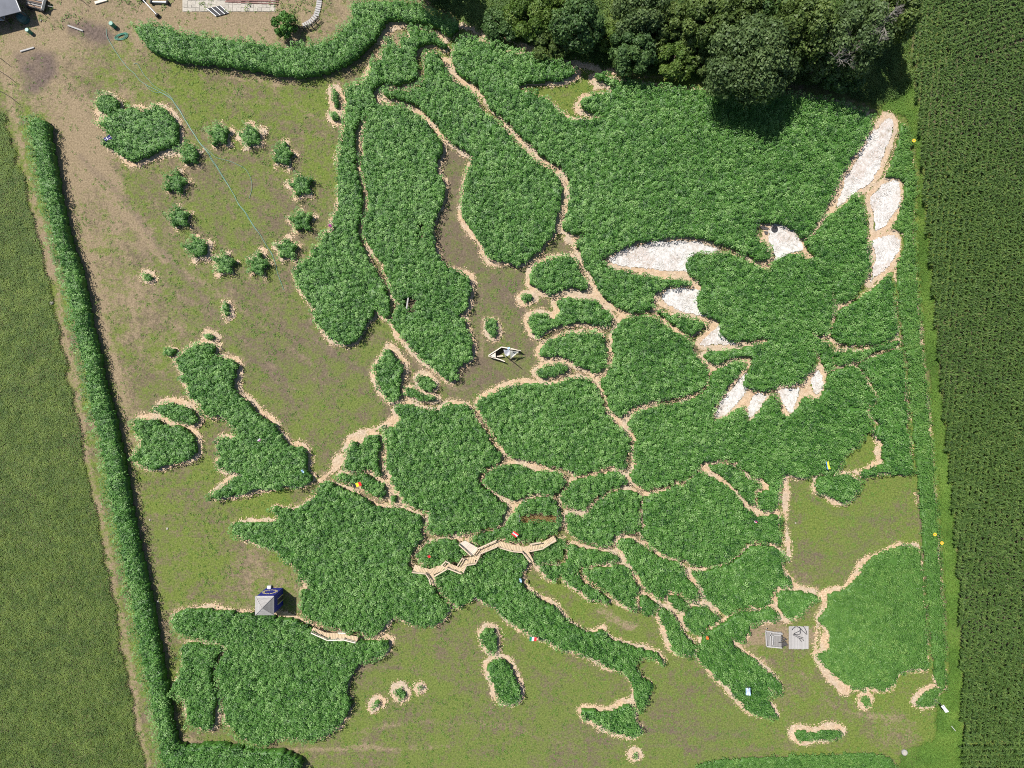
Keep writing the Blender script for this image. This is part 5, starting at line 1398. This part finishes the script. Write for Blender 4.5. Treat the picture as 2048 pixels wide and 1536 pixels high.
for s_ in range(4):
    a, b = cs[s_], cs[(s_ + 1) % 4]
    nb = 9
    nrm = (b - a).cross(apex - a).normalized()
    if nrm.z < 0: nrm = -nrm
    for i in range(nb):
        t0_, t1_ = i / nb, min(1, (i + .88) / nb)
        p = [a.lerp(apex, t0_), b.lerp(apex, t0_), b.lerp(apex, t1_), a.lerp(apex, t1_)]
        u = nrm * (.03 + (i % 2) * .006)
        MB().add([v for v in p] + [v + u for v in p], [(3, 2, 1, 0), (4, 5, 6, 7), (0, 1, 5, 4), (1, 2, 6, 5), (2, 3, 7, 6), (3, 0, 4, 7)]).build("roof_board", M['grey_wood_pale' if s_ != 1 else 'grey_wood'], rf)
    MB().beam(a + Vector((0, 0, .05)), apex + Vector((0, 0, .05)), .10, .05).build("hip_board", M['grey_wood_pale'], rf)
mb = MB()  # low beige heap added at the tower's corner
nseg = 14
prof = [(0.62, -.02), (0.5, .14), (0.3, .26), (.05, .31)]
mb.lathe(prof, (0, 0, 0), 14)
tag(mb.build("beige_heap", plain("beige", (0.36, 0.27, 0.16), .95, .2, 8, bump=.4), None, W(560, 1229)), "small sand heap at the blue tower's corner", "sand heap")

# ------------------------------------------------------------------ wooden play boat
o_ = W(1008, 708)
bt = empty("wooden_boat", (o_[0], o_[1], 0), "timber play boat with white sails standing on the brown sea", "boat")
def bl(px, py, z):
    w_ = W(px, py, z)
    return Vector((w_[0] - o_[0], w_[1] - o_[1], z))
def strakes(line, z1, mat, nm="strake"):
    for j in range(4):
        za = z1 * (j + .5) / 4
        mb = MB()
        for a, b in zip(line[:-1], line[1:]):
            pa, pb = bl(a[0], a[1], z1), bl(b[0], b[1], z1)
            mb.beam((pa.x, pa.y, za), (pb.x, pb.y, za), .05, z1 / 4 - .015)
        mb.build(nm, mat, bt)
strakes([(977, 711.5), (986, 705.5), (994, 700.5), (1003, 694.5), (1014, 696.5), (1026, 698.5), (1041, 702)], 1.15, M['brown_wood'])
strakes([(978, 713), (989, 716.5), (1000, 719.5), (1009, 723)], .95, M['brown_wood'])
for ln, z_ in (([(977, 711), (986, 705), (994, 700), (1003, 694), (1014, 696), (1026, 698), (1041, 702)], 1.2), ([(977, 712), (989, 716), (1000, 719), (1009.5, 723)], 1.0)):
    mb = MB()
    for a, b in zip(ln[:-1], ln[1:]):
        mb.beam(bl(a[0], a[1], z_), bl(b[0], b[1], z_), .13, .06)
    mb.build("gunwale", M['cream_wood'], bt)
bow = [bl(979, 712.5, .98), bl(991, 705, .98), bl(991.5, 717, .98)]
MB().add([v for v in bow] + [v + Vector((0, 0, .05)) for v in bow], [(2, 1, 0), (3, 4, 5), (0, 1, 4, 3), (1, 2, 5, 4), (2, 0, 3, 5)]).build("bow_deck", M['cream_wood'], bt)
MB().beam(bl(993, 713, .6), bl(1006, 711.5, .6), .16, .08).build("thwart", M['cream_wood'], bt)
MB().beam(bl(991, 704, .5), bl(992, 718, .5), .06, .9).build("bulkhead", M['brown_wood'], bt)
mb = MB(); base = bl(1012, 712.5, 0)
mb.tube([base, base + Vector((0, 0, 5.1))], [.07, .05], 8)
mb.build("mast", M['rail'], bt)
def sail(name, px, zs, mat, sag=.12):
    p = [bl(a, b, z) for (a, b), z in zip(px, zs)]
    n = 7
    v, f = [], []
    for i in range(n):
        for j in range(n):
            s, t = i / (n - 1), j / (n - 1)
            q_ = (p[0].lerp(p[1], s)).lerp(p[3].lerp(p[2], s), t)
            v.append(q_ + Vector((0, 0, -sag * math.sin(math.pi * s) * math.sin(math.pi * t) + .03 * math.sin(5 * s + 3 * t))))
    for i in range(n - 1):
        for j in range(n - 1):
            f.append((i * n + j, (i + 1) * n + j, (i + 1) * n + j + 1, i * n + j + 1))
    mb = MB().add(v, f)
    o = mb.build(name, mat, bt)
    md = o.modifiers.new("thick", 'SOLIDIFY'); md.thickness = .02
    return o
sail("sail", [(1007, 699.5), (1020, 700.5), (1019, 710), (1010.5, 713)], [2.6, 2.5, 1.7, 1.5], M['sail'])
s2 = sail("sail", [(1020.5, 701), (1038, 703.5), (1030, 710), (1021, 717.5)], [2.4, 2.0, 1.6, 1.3], M['sail_cream'])
mb = MB()
for (a, b, r_) in ((1027, 704.5, .10), (1031, 705.5, .06), (1030, 708, .05), (1026.5, 703.3, .05)):
    c_ = bl(a, b, 2.12)
    mb.lathe([(r_, -.02), (r_, .02)], tuple(c_), 10)
mb.build("sail_spots", M['black'], bt)
MB().tube([bl(1014, 697, 1.3), bl(1022, 698.5, 1.7), bl(1042, 701, 1.5)], .045, 6).build("boom", M['cream_wood'], bt)
MB().box(bl(1017.5, 697, 1.3), .35, .3, .35, .2).build("box_seat", M['flag_pale'], bt)

# ------------------------------------------------------------------ grey deck and climbing frame
dx, dy, _ = W(1575, 1276)
dk = empty("timber_deck", (dx, dy, 0), "low weathered grey deck at the lower right beside the pale block", "deck")
a = W(1577.5, 1252.5, .2); b = W(1617, 1298, .2)
npl = 24
me = MB().beam((0, 0, 0), (0, a[1] - b[1], 0), (b[0] - a[0]) / npl * .9, .05).mesh("plank", M['grey_wood_pale'])
me2 = MB().beam((0, 0, 0), (0, (a[1] - b[1]) * .62, 0), (b[0] - a[0]) / npl * .9, .05).mesh("plank", M['grey_wood_pale'])
for i in range(npl):
    o = link("plank", me, dk)
    o.location = (a[0] + (i + .5) * (b[0] - a[0]) / npl - dx, b[1] - dy + rnd.uniform(-.05, .05), .2 + rnd.uniform(0, .012))
for yy in (.3, .5, .8):
    MB().beam((a[0] - dx, b[1] - dy + (a[1] - b[1]) * yy, .1), (b[0] - dx, b[1] - dy + (a[1] - b[1]) * yy, .1), .1, .14).build("joist", M['grey_wood'], dk)

fz = 1.1
fx, fy, _ = W(1547, 1278, fz)
fr = empty("viewing_platform", (fx, fy, 0), "raised grey wooden platform with railings and dark steps", "platform")
def fl(px, py, z):
    w_ = W(px, py, z)
    return Vector((w_[0] - fx, w_[1] - fy, z))
for i in range(10):
    t = (i + .5) / 10
    p0 = fl(1533 + 30 * t, 1263.5, fz); p1 = fl(1533 + 30 * t, 1294, fz)
    MB().beam(p0, p1, .19, .05).build("plank", M['grey_wood'], fr)
for (p, q_) in (((1531, 1262), (1565, 1268)), ((1531.5, 1264), (1533, 1292)), ((1534, 1293), (1564, 1296)), ((1546, 1270), (1545, 1290)), ((1541, 1266), (1540, 1292)), ((1538, 1270), (1562, 1271))):
    for zz, w2 in ((1.95, .16), (1.55, .08)):
        MB().beam(fl(p[0], p[1], zz), fl(q_[0], q_[1], zz), w2, .05).build("rail", M['grey_wood_pale'], fr)
for p in ((1531, 1262), (1565, 1268), (1533, 1292), (1564, 1296), (1546, 1270), (1545, 1290), (1533, 1257)):
    MB().beam(fl(p[0], p[1], 0), fl(p[0], p[1], 2.0), .12, .12).build("post", M['grey_wood'], fr)
for i in range(6):
    p0, p1 = fl(1558 + 2.6 * i, 1286 - .2 * i, 1.0 - .16 * i), fl(1562 + 2.6 * i, 1293.5 - .6 * i, 1.0 - .16 * i)
    MB().beam(p0, p1, .2, .04).build("step", M['dark_wood'], fr)
for p, q_ in (((1557, 1285), (1572, 1284)), ((1561, 1295), (1573, 1290))):
    MB().beam(fl(p[0], p[1], 1.9), fl(q_[0], q_[1], 1.0), .07, .07).build("stair_rail", M['dark_wood'], fr)
    MB().beam(fl(q_[0], q_[1], 0), fl(q_[0], q_[1], 1.05), .08, .08).build("post", M['dark_wood'], fr)
for p, q_ in (((1562, 1272), (1573, 1279)), ((1562, 1281), (1573, 1279)), ((1562, 1276), (1570, 1283)), ((1563, 1270), (1566, 1284))):
    MB().beam(fl(p[0], p[1], 1.2), fl(q_[0], q_[1], 1.1), .09, .09).build("brace", M['dark_wood'], fr)
sx_, sy_, _ = W(1600, 1268)  # dark rods drawn along the twisted shadow lines on the deck
sc_ = empty("shadow_line_rods", (sx_, sy_, 0), "bent dark steel rods along the twisted shadow lines on the grey deck", "sculpture")
def sl(px, py, z):
    w_ = W(px, py, z)
    return Vector((w_[0] - sx_, w_[1] - sy_, z))
for ln in ([(1586, 1269, .25), (1592, 1265, .9), (1600, 1262, 1.3), (1601, 1257, 1.6), (1594, 1253, 1.6), (1587, 1255, 1.4), (1584, 1260, .9)],
           [(1586, 1270, .25), (1597, 1275, .6), (1603, 1283, .25)], [(1587, 1268, .25), (1595, 1272, .8), (1607, 1276, .25)],
           [(1598, 1254, 1.5), (1605, 1262, 1.0), (1614, 1269, .25)], [(1600, 1260, 1.2), (1601, 1268, .9), (1594, 1270, .5), (1588, 1267, .25)],
           [(1606, 1252, .9), (1612, 1260, .7), (1614, 1268, .25)], [(1598, 1276, .6), (1606, 1278, .4), (1607, 1282, .25)]):
    p = chaikin(np.array([tuple(sl(*v)) for v in ln]), 2, False)
    MB().tube([tuple(v) for v in p], .04, 5).build("rod", M['dark_steel'], sc_)

# ------------------------------------------------------------------ flags
def flag(px, py, z, ang, L, wd_m, stripes, label, cross=None, tilt=0.25, lengthwise=False):
    """pole plus cloth seen from above; ang = direction of the cloth in the picture (degrees, y down)"""
    c = W(px, py, z)
    d = Vector((math.cos(R(ang)), -math.sin(R(ang)), -tilt)).normalized()
    s = Vector((-d.y, d.x, .25)).normalized()
    pole = Vector(c) - d * L / 2
    e = empty("flag", (pole.x, pole.y, 0), label, "flag", "flags standing in the hedges")
    MB().tube([(0, 0, 0), (0, 0, z + .35)], [.035, .025], 6).build("pole", M['steel'], e)
    nu, nv = 12, 9
    v, f, mi = [], [], []
    p0 = Vector((0, 0, z)) - s * wd_m / 2
    for i in range(nu + 1):
        for j in range(nv + 1):
            t, w_ = i / nu, j / nv
            q_ = p0 + d * (L * t) + s * (wd_m * w_) + Vector((0, 0, .10 * math.sin(6 * t + 2 * w_) * t))
            v.append(q_)
    for i in range(nu):
        for j in range(nv):
            f.append((i * (nv + 1) + j, (i + 1) * (nv + 1) + j, (i + 1) * (nv + 1) + j + 1, i * (nv + 1) + j + 1))
            t = ((i + .5) / nu) if lengthwise else ((j + .5) / nv)
            k = min(len(stripes) - 1, int(t * len(stripes)))
            if cross and (abs((i + .5) / nu - .375) < .03 or abs((j + .5) / nv - .5) < .04):
                k = len(stripes)
            mi.append(k)
    mb = MB(); mb.v = [tuple(q_) for q_ in v]; mb.f = f; mb.m = mi
    o = mb.build("cloth", [M[x] for x in stripes] + ([M[cross]] if cross else []), e)
    md = o.modifiers.new("thick", 'SOLIDIFY'); md.thickness = .012
    return e


flag(714, 970, 3.1, -18, 1.1, .55, ['flag_black', 'flag_yellow', 'red'], "black, yellow and red striped flag on the slanting hedge", lengthwise=True)
flag(1030, 1069, 3.1, 40, .85, .62, ['red', 'white', 'red'], "red, white and red striped flag north of the boardwalk")
flag(858, 1113, 2.9, 60, .36, .36, ['red'], "tiny red flag on the small oval hedge")
flag(1066, 1278.5, 3.1, 6, .95, .62, ['flag_green', 'white', 'red'], "green, white and red flag at the edge of the boot shaped hedge", lengthwise=True, tilt=.1)
flag(1497, 1384, 3.0, 82, 1.15, .6, ['flag_pale', 'white', 'flag_blue', 'white', 'flag_pale'], "pale blue and white striped flag on the fringed hedge")
flag(1657, 931, 3.2, 72, 1.15, .36, ['flag_blue', 'flag_yellow', 'flag_yellow'], "blue and yellow flag above the shield shaped hedge")
flag(1890, 1418, 2.9, 52, 1.2, .42, ['white'], "plain white flag beside the corn at the lower right", tilt=.1)
flag(215, 276, 2.9, -30, .95, .46, ['flag_navy'], "dark blue flag with a pale cross on the upper left island", cross='white', tilt=.1)
flag(1512, 1043.5, 2.9, 30, .4, .34, ['white', 'red', 'flag_navy'], "tiny white and dark red flag near the green lawn's edge")
flag(605, 943, 2.9, 60, .5, .26, ['flag_pale'], "small pale blue flag on the jagged island's east shoulder")
flag(1041, 1161, 2.9, 80, .55, .26, ['flag_pale'], "pale blue flag at the boot's upper gulf shore")
flag(518, 880, 2.9, -45, .42, .3, ['magenta', 'white'], "small purple and white flag in the middle of the jagged island")
flag(660, 451, 2.7, 20, .4, .36, ['magenta'], "magenta flag at the western coast's notch")
flag(1415, 1276, 2.7, 70, .45, .3, ['flag_orange'], "small orange flag at the path fork above the fringed hedge")

# ------------------------------------------------------------------ bird's eye and beak
MB().lathe([(.46, 0), (.46, .10), (.40, .13)], (0, 0, 0), 20).build("bird_eye", M['black'], None, (*W(1548, 459)[:2], .16))
tag(bpy.data.objects["bird_eye"], "round black disc for the white bird's eye", "disc")
for pts, lb in (([(1517, 453), (1528, 452), (1538, 456), (1536, 460), (1524, 458)], "upper dark sheet of the bird's beak"),
                ([(1528, 462), (1536, 463), (1535, 470), (1530, 468)], "lower dark sheet of the bird's beak")):
    p = PW(pts, .2); c0 = p.mean(0); n_ = len(p)
    mb = MB().add([(x - c0[0], y - c0[1], 0) for x, y in p] + [(x - c0[0], y - c0[1], .06) for x, y in p],
                  [tuple(range(n_)), tuple(reversed(range(n_, 2 * n_)))] + [(i, i + n_, (i + 1) % n_ + n_, (i + 1) % n_) for i in range(n_)])
    tag(mb.build("beak_sheet", M['dark_wood'], None, (c0[0], c0[1], .15)), lb, "sheet", "beak sheets of the bird")

# grey plank leaning in the middle hedge, posts of the bare slot
lp = empty("leaning_plank", W(815, 606), "pale grey plank leaning upright in the middle northern hedge", "plank")
c_ = W(815, 606)
p0, p1 = W(813, 617, 2.2), W(816.5, 594, 1.6)
MB().beam((p0[0] - c_[0], p0[1] - c_[1], 2.2), (p1[0] - c_[0], p1[1] - c_[1], 1.6), .19, .06).build("board", M['grey_wood_pale'], lp)
MB().beam((p0[0] - c_[0], p0[1] - c_[1], 0), (p0[0] - c_[0], p0[1] - c_[1], 2.16), .1, .1).build("post", M['grey_wood'], lp)
for (x_, y0_, y1_, nm) in ((1039, 1029, 1043, "left"), (1115.5, 1020, 1041, "right")):
    e = empty("slot_post", W(x_, y1_), "thin grey pole at the %s end of the bare hedge slot" % ("western" if nm == "left" else "eastern"), "pole", "poles at the bare slot")
    a_, b_ = W(x_, y0_, 2.0), W(x_, y1_, 1.8); c_ = W(x_, y1_)
    MB().tube([(a_[0] - c_[0], a_[1] - c_[1], 2.0), (b_[0] - c_[0], b_[1] - c_[1], 1.8)], .04, 6).build("rail", M['steel'], e)
    MB().tube([(b_[0] - c_[0], b_[1] - c_[1], 0), (b_[0] - c_[0], b_[1] - c_[1], 1.8)], .035, 6).build("post", M['steel'], e)
sx0, sy0 = PW([(1042, 1033), (1113, 1031), (1114, 1044), (1042, 1045)], .2)[[0, 2]]
xs = RNG.uniform(min(sx0[0], sy0[0]), max(sx0[0], sy0[0]), 260); ys = RNG.uniform(min(sx0[1], sy0[1]), max(sx0[1], sy0[1]), 260)
co, q, tn = plants(xs, ys, RNG.uniform(.25, .8, 260), 0.75 + RNG.normal(0, .15, 260), mt, mtt)
M['dry'] = leaf_mat("dry_weeds", [(0, (.05, .06, .015)), (.5, (.13, .10, .03)), (1, (.26, .17, .06))], transl=0.1)
tag(link("dry_weeds", raw_mesh("dry_weeds", co, q, {"tint": tn}, M['dry'])), "brown dry weeds in the bare hedge slot", kind='stuff')

# ------------------------------------------------------------------ hoses
HOSES = [
 ([(212, 58), (211, 68), (217, 82), (230, 100), (247, 124), (266, 148), (288, 168), (318, 183), (343, 197), (352, 213), (366, 232), (384, 262), (400, 286), (420, 310), (440, 342), (465, 388), (490, 424), (520, 468), (543, 505), (553, 538), (560, 556), (568, 580)], .04, "main green hose running from the yard through the star ring"),
 ([(267, 129), (274, 126), (282, 138), (296, 158), (312, 176), (334, 186), (346, 199)], .03, "green hose looping off beside the main hose's upper end"),
 ([(290, 168), (298, 178), (310, 186), (326, 186), (344, 197), (356, 217), (378, 250), (397, 281), (415, 300), (434, 318), (458, 322), (484, 332), (500, 350), (507, 372), (498, 398)], .03, "green hose branching off in a loop inside the star ring"),
 ([(352, 214), (371, 240), (389, 268), (409, 298), (431, 330), (452, 366), (476, 405), (500, 441), (527, 478), (546, 512)], .035, "second green hose lying close beside the main hose"),
]
for pts, r_, lb in HOSES:
    p = chaikin(np.array([W(x, y, .06) for x, y in pts]), 2, False)
    p[:, 0] += (vnoise(p[:, 0], p[:, 1], 1.2, 81) - .5) * .25; p[:, 1] += (vnoise(p[:, 0], p[:, 1], 1.2, 82) - .5) * .25
    p[:, 2] = .075
    tag(MB().tube([tuple(v) for v in p], r_, 6).build("hose", M['hose']), lb, "hose", "green hoses on the grass")
pts = []
for i in range(110):
    a = i * 2 * math.pi / 22
    k = 1 - .10 * (i // 22) + .05 * math.sin(i * .7)
    x_, y_ = 243 + 13 * k * math.cos(a) - 1.5 * math.sin(a), 73 + 7 * k * math.sin(a) - 2.5 * math.cos(a)
    pts.append(W(x_, y_, .08 + .015 * (i // 22)))
tag(MB().tube(pts, .045, 5).build("hose_coil", M['hose']), "coiled green hose beside the dark green barrel", "hose")

# ------------------------------------------------------------------ yard
def barrel(px, py, r_, h, side, lid, label):
    x_, y_, _ = W(px, py, h)
    e = empty("barrel", (x_, y_, 0), label, "barrel", "barrels in the yard")
    MB().lathe([(r_ * .9, 0), (r_, h * .3), (r_, h * .7), (r_ * .94, h - .02)], (0, 0, 0), 18).build("body", M[side], e)
    MB().lathe([(r_ * .93, h - .02), (r_ * .97, h + .02), (r_ * .85, h + .05)], (0, 0, 0), 18).build("lid", M[lid], e)
barrel(53.5, 59.5, .27, .9, 'barrel_green', 'barrel_lid', "barrel with a pale mint lid beside the shed")
barrel(221.5, 46.5, .31, .95, 'barrel_green', 'barrel_green', "dark green barrel above the coiled hose")

SZ = 2.2
c_ = W(40.6, 23, SZ)
u = Vector((-.968, -.25, 0)).normalized(); v_ = Vector((-.33, .943, 0)).normalized()
sh = empty("shed", (c_[0], c_[1], 0), "open shed with a flat grey roof at the upper left corner", "shed")
LU, LV = 6.4, 4.4
def sp(a, b, z): return u * a + v_ * b + Vector((0, 0, z))
p = [sp(0, 0, SZ), sp(LU, 0, SZ), sp(LU, LV, SZ + .5), sp(0, LV, SZ + .5)]
MB().add(p + [x + Vector((0, 0, -.10)) for x in p], [(3, 2, 1, 0), (4, 5, 6, 7), (0, 1, 5, 4), (1, 2, 6, 5), (2, 3, 7, 6), (3, 0, 4, 7)]).build("roof", M['roof_grey'], sh)
MB().beam(sp(-.06, 0, SZ - .02), sp(-.06, LV, SZ + .48), .08, .18).build("fascia", M['white'], sh)
for a, b in ((.2, .2), (3, .2), (6, .2), (.2, 4.1), (6, 4.1)):
    MB().beam(sp(a, b, 0), sp(a, b, SZ - .08), .14, .14).build("post", M['dark_wood'], sh)
MB().beam(sp(.2, 4.15, 1.1), sp(6, 4.15, 1.1), .05, 2.1).build("back_wall", M['dark_wood'], sh)
MB().beam(sp(6.05, .3, 1.1), sp(6.05, 4, 1.1), .05, 2.1).build("side_wall", M['dark_wood'], sh)
MB().beam(sp(1.5, 2.4, SZ + .3), sp(6, 2.6, SZ + .32), .55, .08).build("roof_light", M['white'], sh)
x_, y_, _ = W(38, 30, 1.2)
tp = MB(); tp.lathe([(.7, 0), (.75, .7), (.5, 1.1), (.1, 1.3)], (0, 0, 0), 10)
tag(tp.build("covered_stack", plain("dark_green_tarpaulin", (.02, .08, .085), .5, .3, 2), None, (x_, y_, 0)), "heap under a dark green tarpaulin at the shed's corner", "tarpaulin")
e = empty("garden_table", W(9, 40), "slatted white garden table in front of the shed", "table")
for i in range(5):
    MB().beam((-.6, -.4 + .2 * i, .74), (.6, -.4 + .2 * i, .74), .16, .04).build("slat", M['white'], e)
for sx in (-.5, .5):
    for sy in (-.35, .35):
        MB().beam((sx, sy, 0), (sx, sy, .72), .07, .07).build("leg", M['dark_wood'], e)
x_, y_, _ = W(71, 5, .7)
e = empty("farm_trailer", (x_, y_, 0), "dark farm trailer loaded with boards beside the shed", "trailer", rz=-.25)
MB().box((0, 0, .6), 2.6, 1.5, .12).build("bed", M['dark_wood'], e)
for i in range(6):
    MB().beam((-1.2, -.6 + .24 * i, .70 + (i % 3) * .05), (1.1 - .2 * (i % 2), -.55 + .24 * i, .70 + (i % 3) * .05), .17, .06).build("board", M[('brown_wood', 'grey_wood', 'dark_wood')[i % 3]], e)
for sx in (-.9, .9):
    for sy in (-.8, .8):
        w_ = MB(); w_.tube([(sx, sy - .09, .34), (sx, sy + .09, .34)], .34, 14)
        w_.build("wheel", M['black'], e)
MB().beam((1.3, 0, .55), (2.3, .1, .45), .09, .09).build("drawbar", M['dark_steel'], e)
MB().beam((1.32, -.8, .9), (1.32, .8, .9), .06, .5).build("end_board", M['white'], e)
for (ax1, ay1, bx1, by1, lb, mt_, wdt) in ((136, 51, 166, 62, "long grey beam lying on the dark mulch", 'grey_wood_pale', .2), (190, 6, 214, -1, "wide pale board at the top edge", 'cream_wood', .35),
                                        (41, 103, 68, 95, "short pale beam lying on the dry yard", 'grey_wood_pale', .2)):
    a_, b_ = Vector(W(ax1, ay1, .12)), Vector(W(bx1, by1, .12)); c_ = (a_ + b_) / 2
    tag(MB().beam(a_ - c_, b_ - c_, wdt, .16).build("beam", M[mt_], None, c_), lb, "beam", "beams lying in the yard")
for (ax1, ay1, bx1, by1, r_, lb) in ((284, -2, 315, 31, .07, "slim pale axle with black wheels, lying slantwise"),
                                      (303, 4, 335, 5, .15, "thick grey axle with black wheels at the top edge")):
    a_, b_ = Vector(W(ax1, ay1, .3)), Vector(W(bx1, by1, .3)); c_ = (a_ + b_) / 2
    e = empty("wheel_axle", (c_.x, c_.y, 0), lb, "axle", "wheel axles in the yard")
    a_, b_ = a_ - Vector((c_.x, c_.y, 0)), b_ - Vector((c_.x, c_.y, 0))
    MB().tube([a_, b_], r_, 10).build("axle", M['steel'], e)
    d = (b_ - a_).normalized()
    for q_ in (a_, b_):
        MB().tube([q_ - d * .11, q_ + d * .11], .29, 14).build("wheel", M['black'], e)
# dark panel on bars
q4 = [W(413, 17, .35), W(441, 11, .35), W(458, 26, .15), W(432, 33, .15)]
c_ = Vector([sum(v[i] for v in q4) / 4 for i in range(3)])
e = empty("solar_panel", (c_.x, c_.y, 0), "dark flat panel with pale bars lying in the yard", "panel")
lv = [Vector(v) - Vector((c_.x, c_.y, 0)) for v in q4]
MB().add(lv + [v - Vector((0, 0, .05)) for v in lv], [(3, 2, 1, 0), (4, 5, 6, 7), (0, 1, 5, 4), (1, 2, 6, 5), (2, 3, 7, 6), (3, 0, 4, 7)]).build("sheet", M['black'], e)
for t in (.02, .34, .68, .97):
    MB().beam(lv[0].lerp(lv[1], t) + Vector((0, 0, .03)), lv[3].lerp(lv[2], t) + Vector((0, 0, .03)), .06, .04).build("bar", M['steel'], e)
for i, (x0_, y0_, x1_, y1_) in enumerate(((446, -3, 541, 1.5), (452, 1, 557, 3), (450, 3.5, 556, 8), (470, -5, 558, -1))):
    a_, b_ = Vector(W(x0_, y0_, .1)), Vector(W(x1_, y1_, .1)); c_ = (a_ + b_) / 2
    tag(MB().tube([a_ - c_, b_ - c_], .085, 8).build("rusty_pipe", M['rust'], None, c_),
        "long rusty pipe at the top edge, " + ("second from the top", "third from the top", "lowest of four", "topmost of four")[i], "pipe", "rusty pipes stacked in the yard")
# paving slabs
pv = tag(link("paving_bed", MB().box((0, 0, .012), 13.0, 2.0, .03).mesh("paving_bed", M['stone']), None, (*W(458, 9)[:2], 0)), "sandy bed of pale paving slabs at the top edge", kind='structure')
for o_s in (pv,):
    sl_me = MB().box((0, 0, 0), .52, .46, .05).mesh("paver", M['stone'])
    for i in range(22):
        for j in range(4):
            if rnd.random() < .18: continue
            o = link("paver", sl_me, pv)
            o.location = (-6.1 + i * .58 + rnd.uniform(-.04, .04), -.75 + j * .5 + rnd.uniform(-.03, .03), .045 + rnd.uniform(0, .012))
            o.rotation_euler = (0, 0, rnd.uniform(-.06, .06))
e = empty("plank_ramp", W(628, 30), "curved pale plank ramp at the top edge of the yard", "ramp")
ce = W(628, 30)
ln = [(W(x, y, .12)[0] - ce[0], W(x, y, .12)[1] - ce[1], 0) for x, y in ((640, -8), (637, 14), (632, 32), (622, 43), (606, 52))]
walk_deck(e, ln, .72, .14, M['grey_wood_pale'], pitch=.28)
e = empty("rail_fence", W(618, 48), "dark rail fence round the yard bush and plank ramp", "fence")
ce = W(618, 48)
ln = [(W(x, y, .9)[0] - ce[0], W(x, y, .9)[1] - ce[1], 0) for x, y in ((588, 50), (604, 54), (622, 49), (638, 33))]
for zz in (.35, .65, .95):
    mb = MB()
    for a, b in zip(ln[:-1], ln[1:]):
        mb.beam((a[0], a[1], zz), (b[0], b[1], zz), .05, .12)
    mb.build("rail", M['dark_wood'], e)
for a, b in zip(ln[:-1], ln[1:]):
    for t in (0, .5):
        x_, y_ = a[0] + (b[0] - a[0]) * t, a[1] + (b[1] - a[1]) * t
        MB().beam((x_, y_, 0), (x_, y_, 1.05), .11, .11).build("post", M['dark_wood'], e)
for i, (x_, y_, lb) in enumerate(((80, 22, "thin tall pole beside the farm trailer"), (160, -2, "thin tall pole at the top edge by the mulch"), (-2, 52, "thin tall pole left of the shed's table"),
                                  (3, 118, "thin tall pole at the left edge above the beam"), (15, 152, "thin tall pole next below on the track"), (21, 194, "lowest thin tall pole, above the long hedge's end"))):
    tag(MB().tube([(0, 0, 0), (0, 0, 3.2)], [.05, .035], 6).build("fence_pole", M['grey_wood'], None, W(x_, y_)), lb, "pole", "thin poles along the left track")
# white fallen post and round concrete cover by the corn
a_, b_ = Vector(W(1903, 1452, .5)), Vector(W(1911, 1462, .6)); c_ = (a_ + b_) / 2
tag(MB().tube([a_ - c_, b_ - c_], .035, 6).build("white_stake", M['white'], None, c_), "thin white stake lying in the grass verge", "stake")
x_, y_, _ = W(1808, 1504)
e = empty("well_cover", (x_, y_, 0), "round pale concrete cover on a bare mound at the lower right", "cover")
MB().lathe([(.40, 0), (.40, .22), (.36, .26)], (0, 0, 0), 20).build("ring", M['concrete'], e)
MB().lathe([(.27, .26), (.27, .31), (.22, .33)], (0, 0, 0), 16).build("lid", M['stone'], e)
mb = MB().lathe([(2.9, -.02), (2.2, .05), (1.2, .10), (.3, .12)], (0, 0, 0), 26)
# pale stones
for (x_, y_, r_, lb) in ((104, 606, .30, "white boulder at the dark meadow's edge"), (316, 1203, .16, "pale stone on the track beside the long hedge"), (300, 1040, .14, "upper of two pale stones in the grass"),
                         (335, 1057, .18, "lower of two pale stones in the grass"), (1591, 1046, .12, "small white stone at the green lawn's left edge"), (82, 41, .12, "small white stone by the trailer")):
    r2 = np.random.default_rng(int(x_)); mb = MB()
    n_ = 9; v, f = [], []
    for i, ph in enumerate((-.9, -.3, .3, .9)):
        for k in range(n_):
            a = 2 * math.pi * k / n_; rr = r_ * math.cos(ph) * r2.uniform(.8, 1.15)
            v.append((rr * math.cos(a), rr * math.sin(a), r_ * .6 * math.sin(ph) + r_ * .35))
    for i in range(3):
        for k in range(n_):
            f.append((i * n_ + k, i * n_ + (k + 1) % n_, (i + 1) * n_ + (k + 1) % n_, (i + 1) * n_ + k))
    f.append(tuple(range(3 * n_, 4 * n_)))
    mb.add(v, f)
    tag(mb.build("stone", M['stone'], None, W(x_, y_)), lb, "stone", "pale stones on the ground")
# a few open flowers in the eastern strip
for (x_, y_, lb) in ((1828, 281, "yellow flower by the longest white feather"), (1870, 1069, "upper yellow flower in the eastern strip"), (1884, 1086, "lower yellow flower in the eastern strip")):
    e = empty("sunflower", W(x_, y_, 1.4)[:2] + (0,), lb, "flower", "yellow flowers near the corn")
    MB().tube([(0, 0, 0), (.02, .01, 1.35)], [.025, .015], 5).build("stem", M['flag_green'], e)
    MB().lathe([(.10, 1.36), (.10, 1.40), (.06, 1.42)], (0, 0, 0), 10).build("disc", M['brown_wood'], e)
    for k in range(12):
        a = k * math.pi / 6
        d = Vector((math.cos(a), math.sin(a), .1)); s = Vector((-math.sin(a), math.cos(a), 0))
        c_ = Vector((0, 0, 1.37)) + d * .09
        MB().add([c_ - s * .03, c_ + d * .10 - s * .045, c_ + d * .2, c_ + d * .10 + s * .045, c_ + s * .03], [(0, 1, 2, 3, 4)]).build("petal", M['petal'], e)
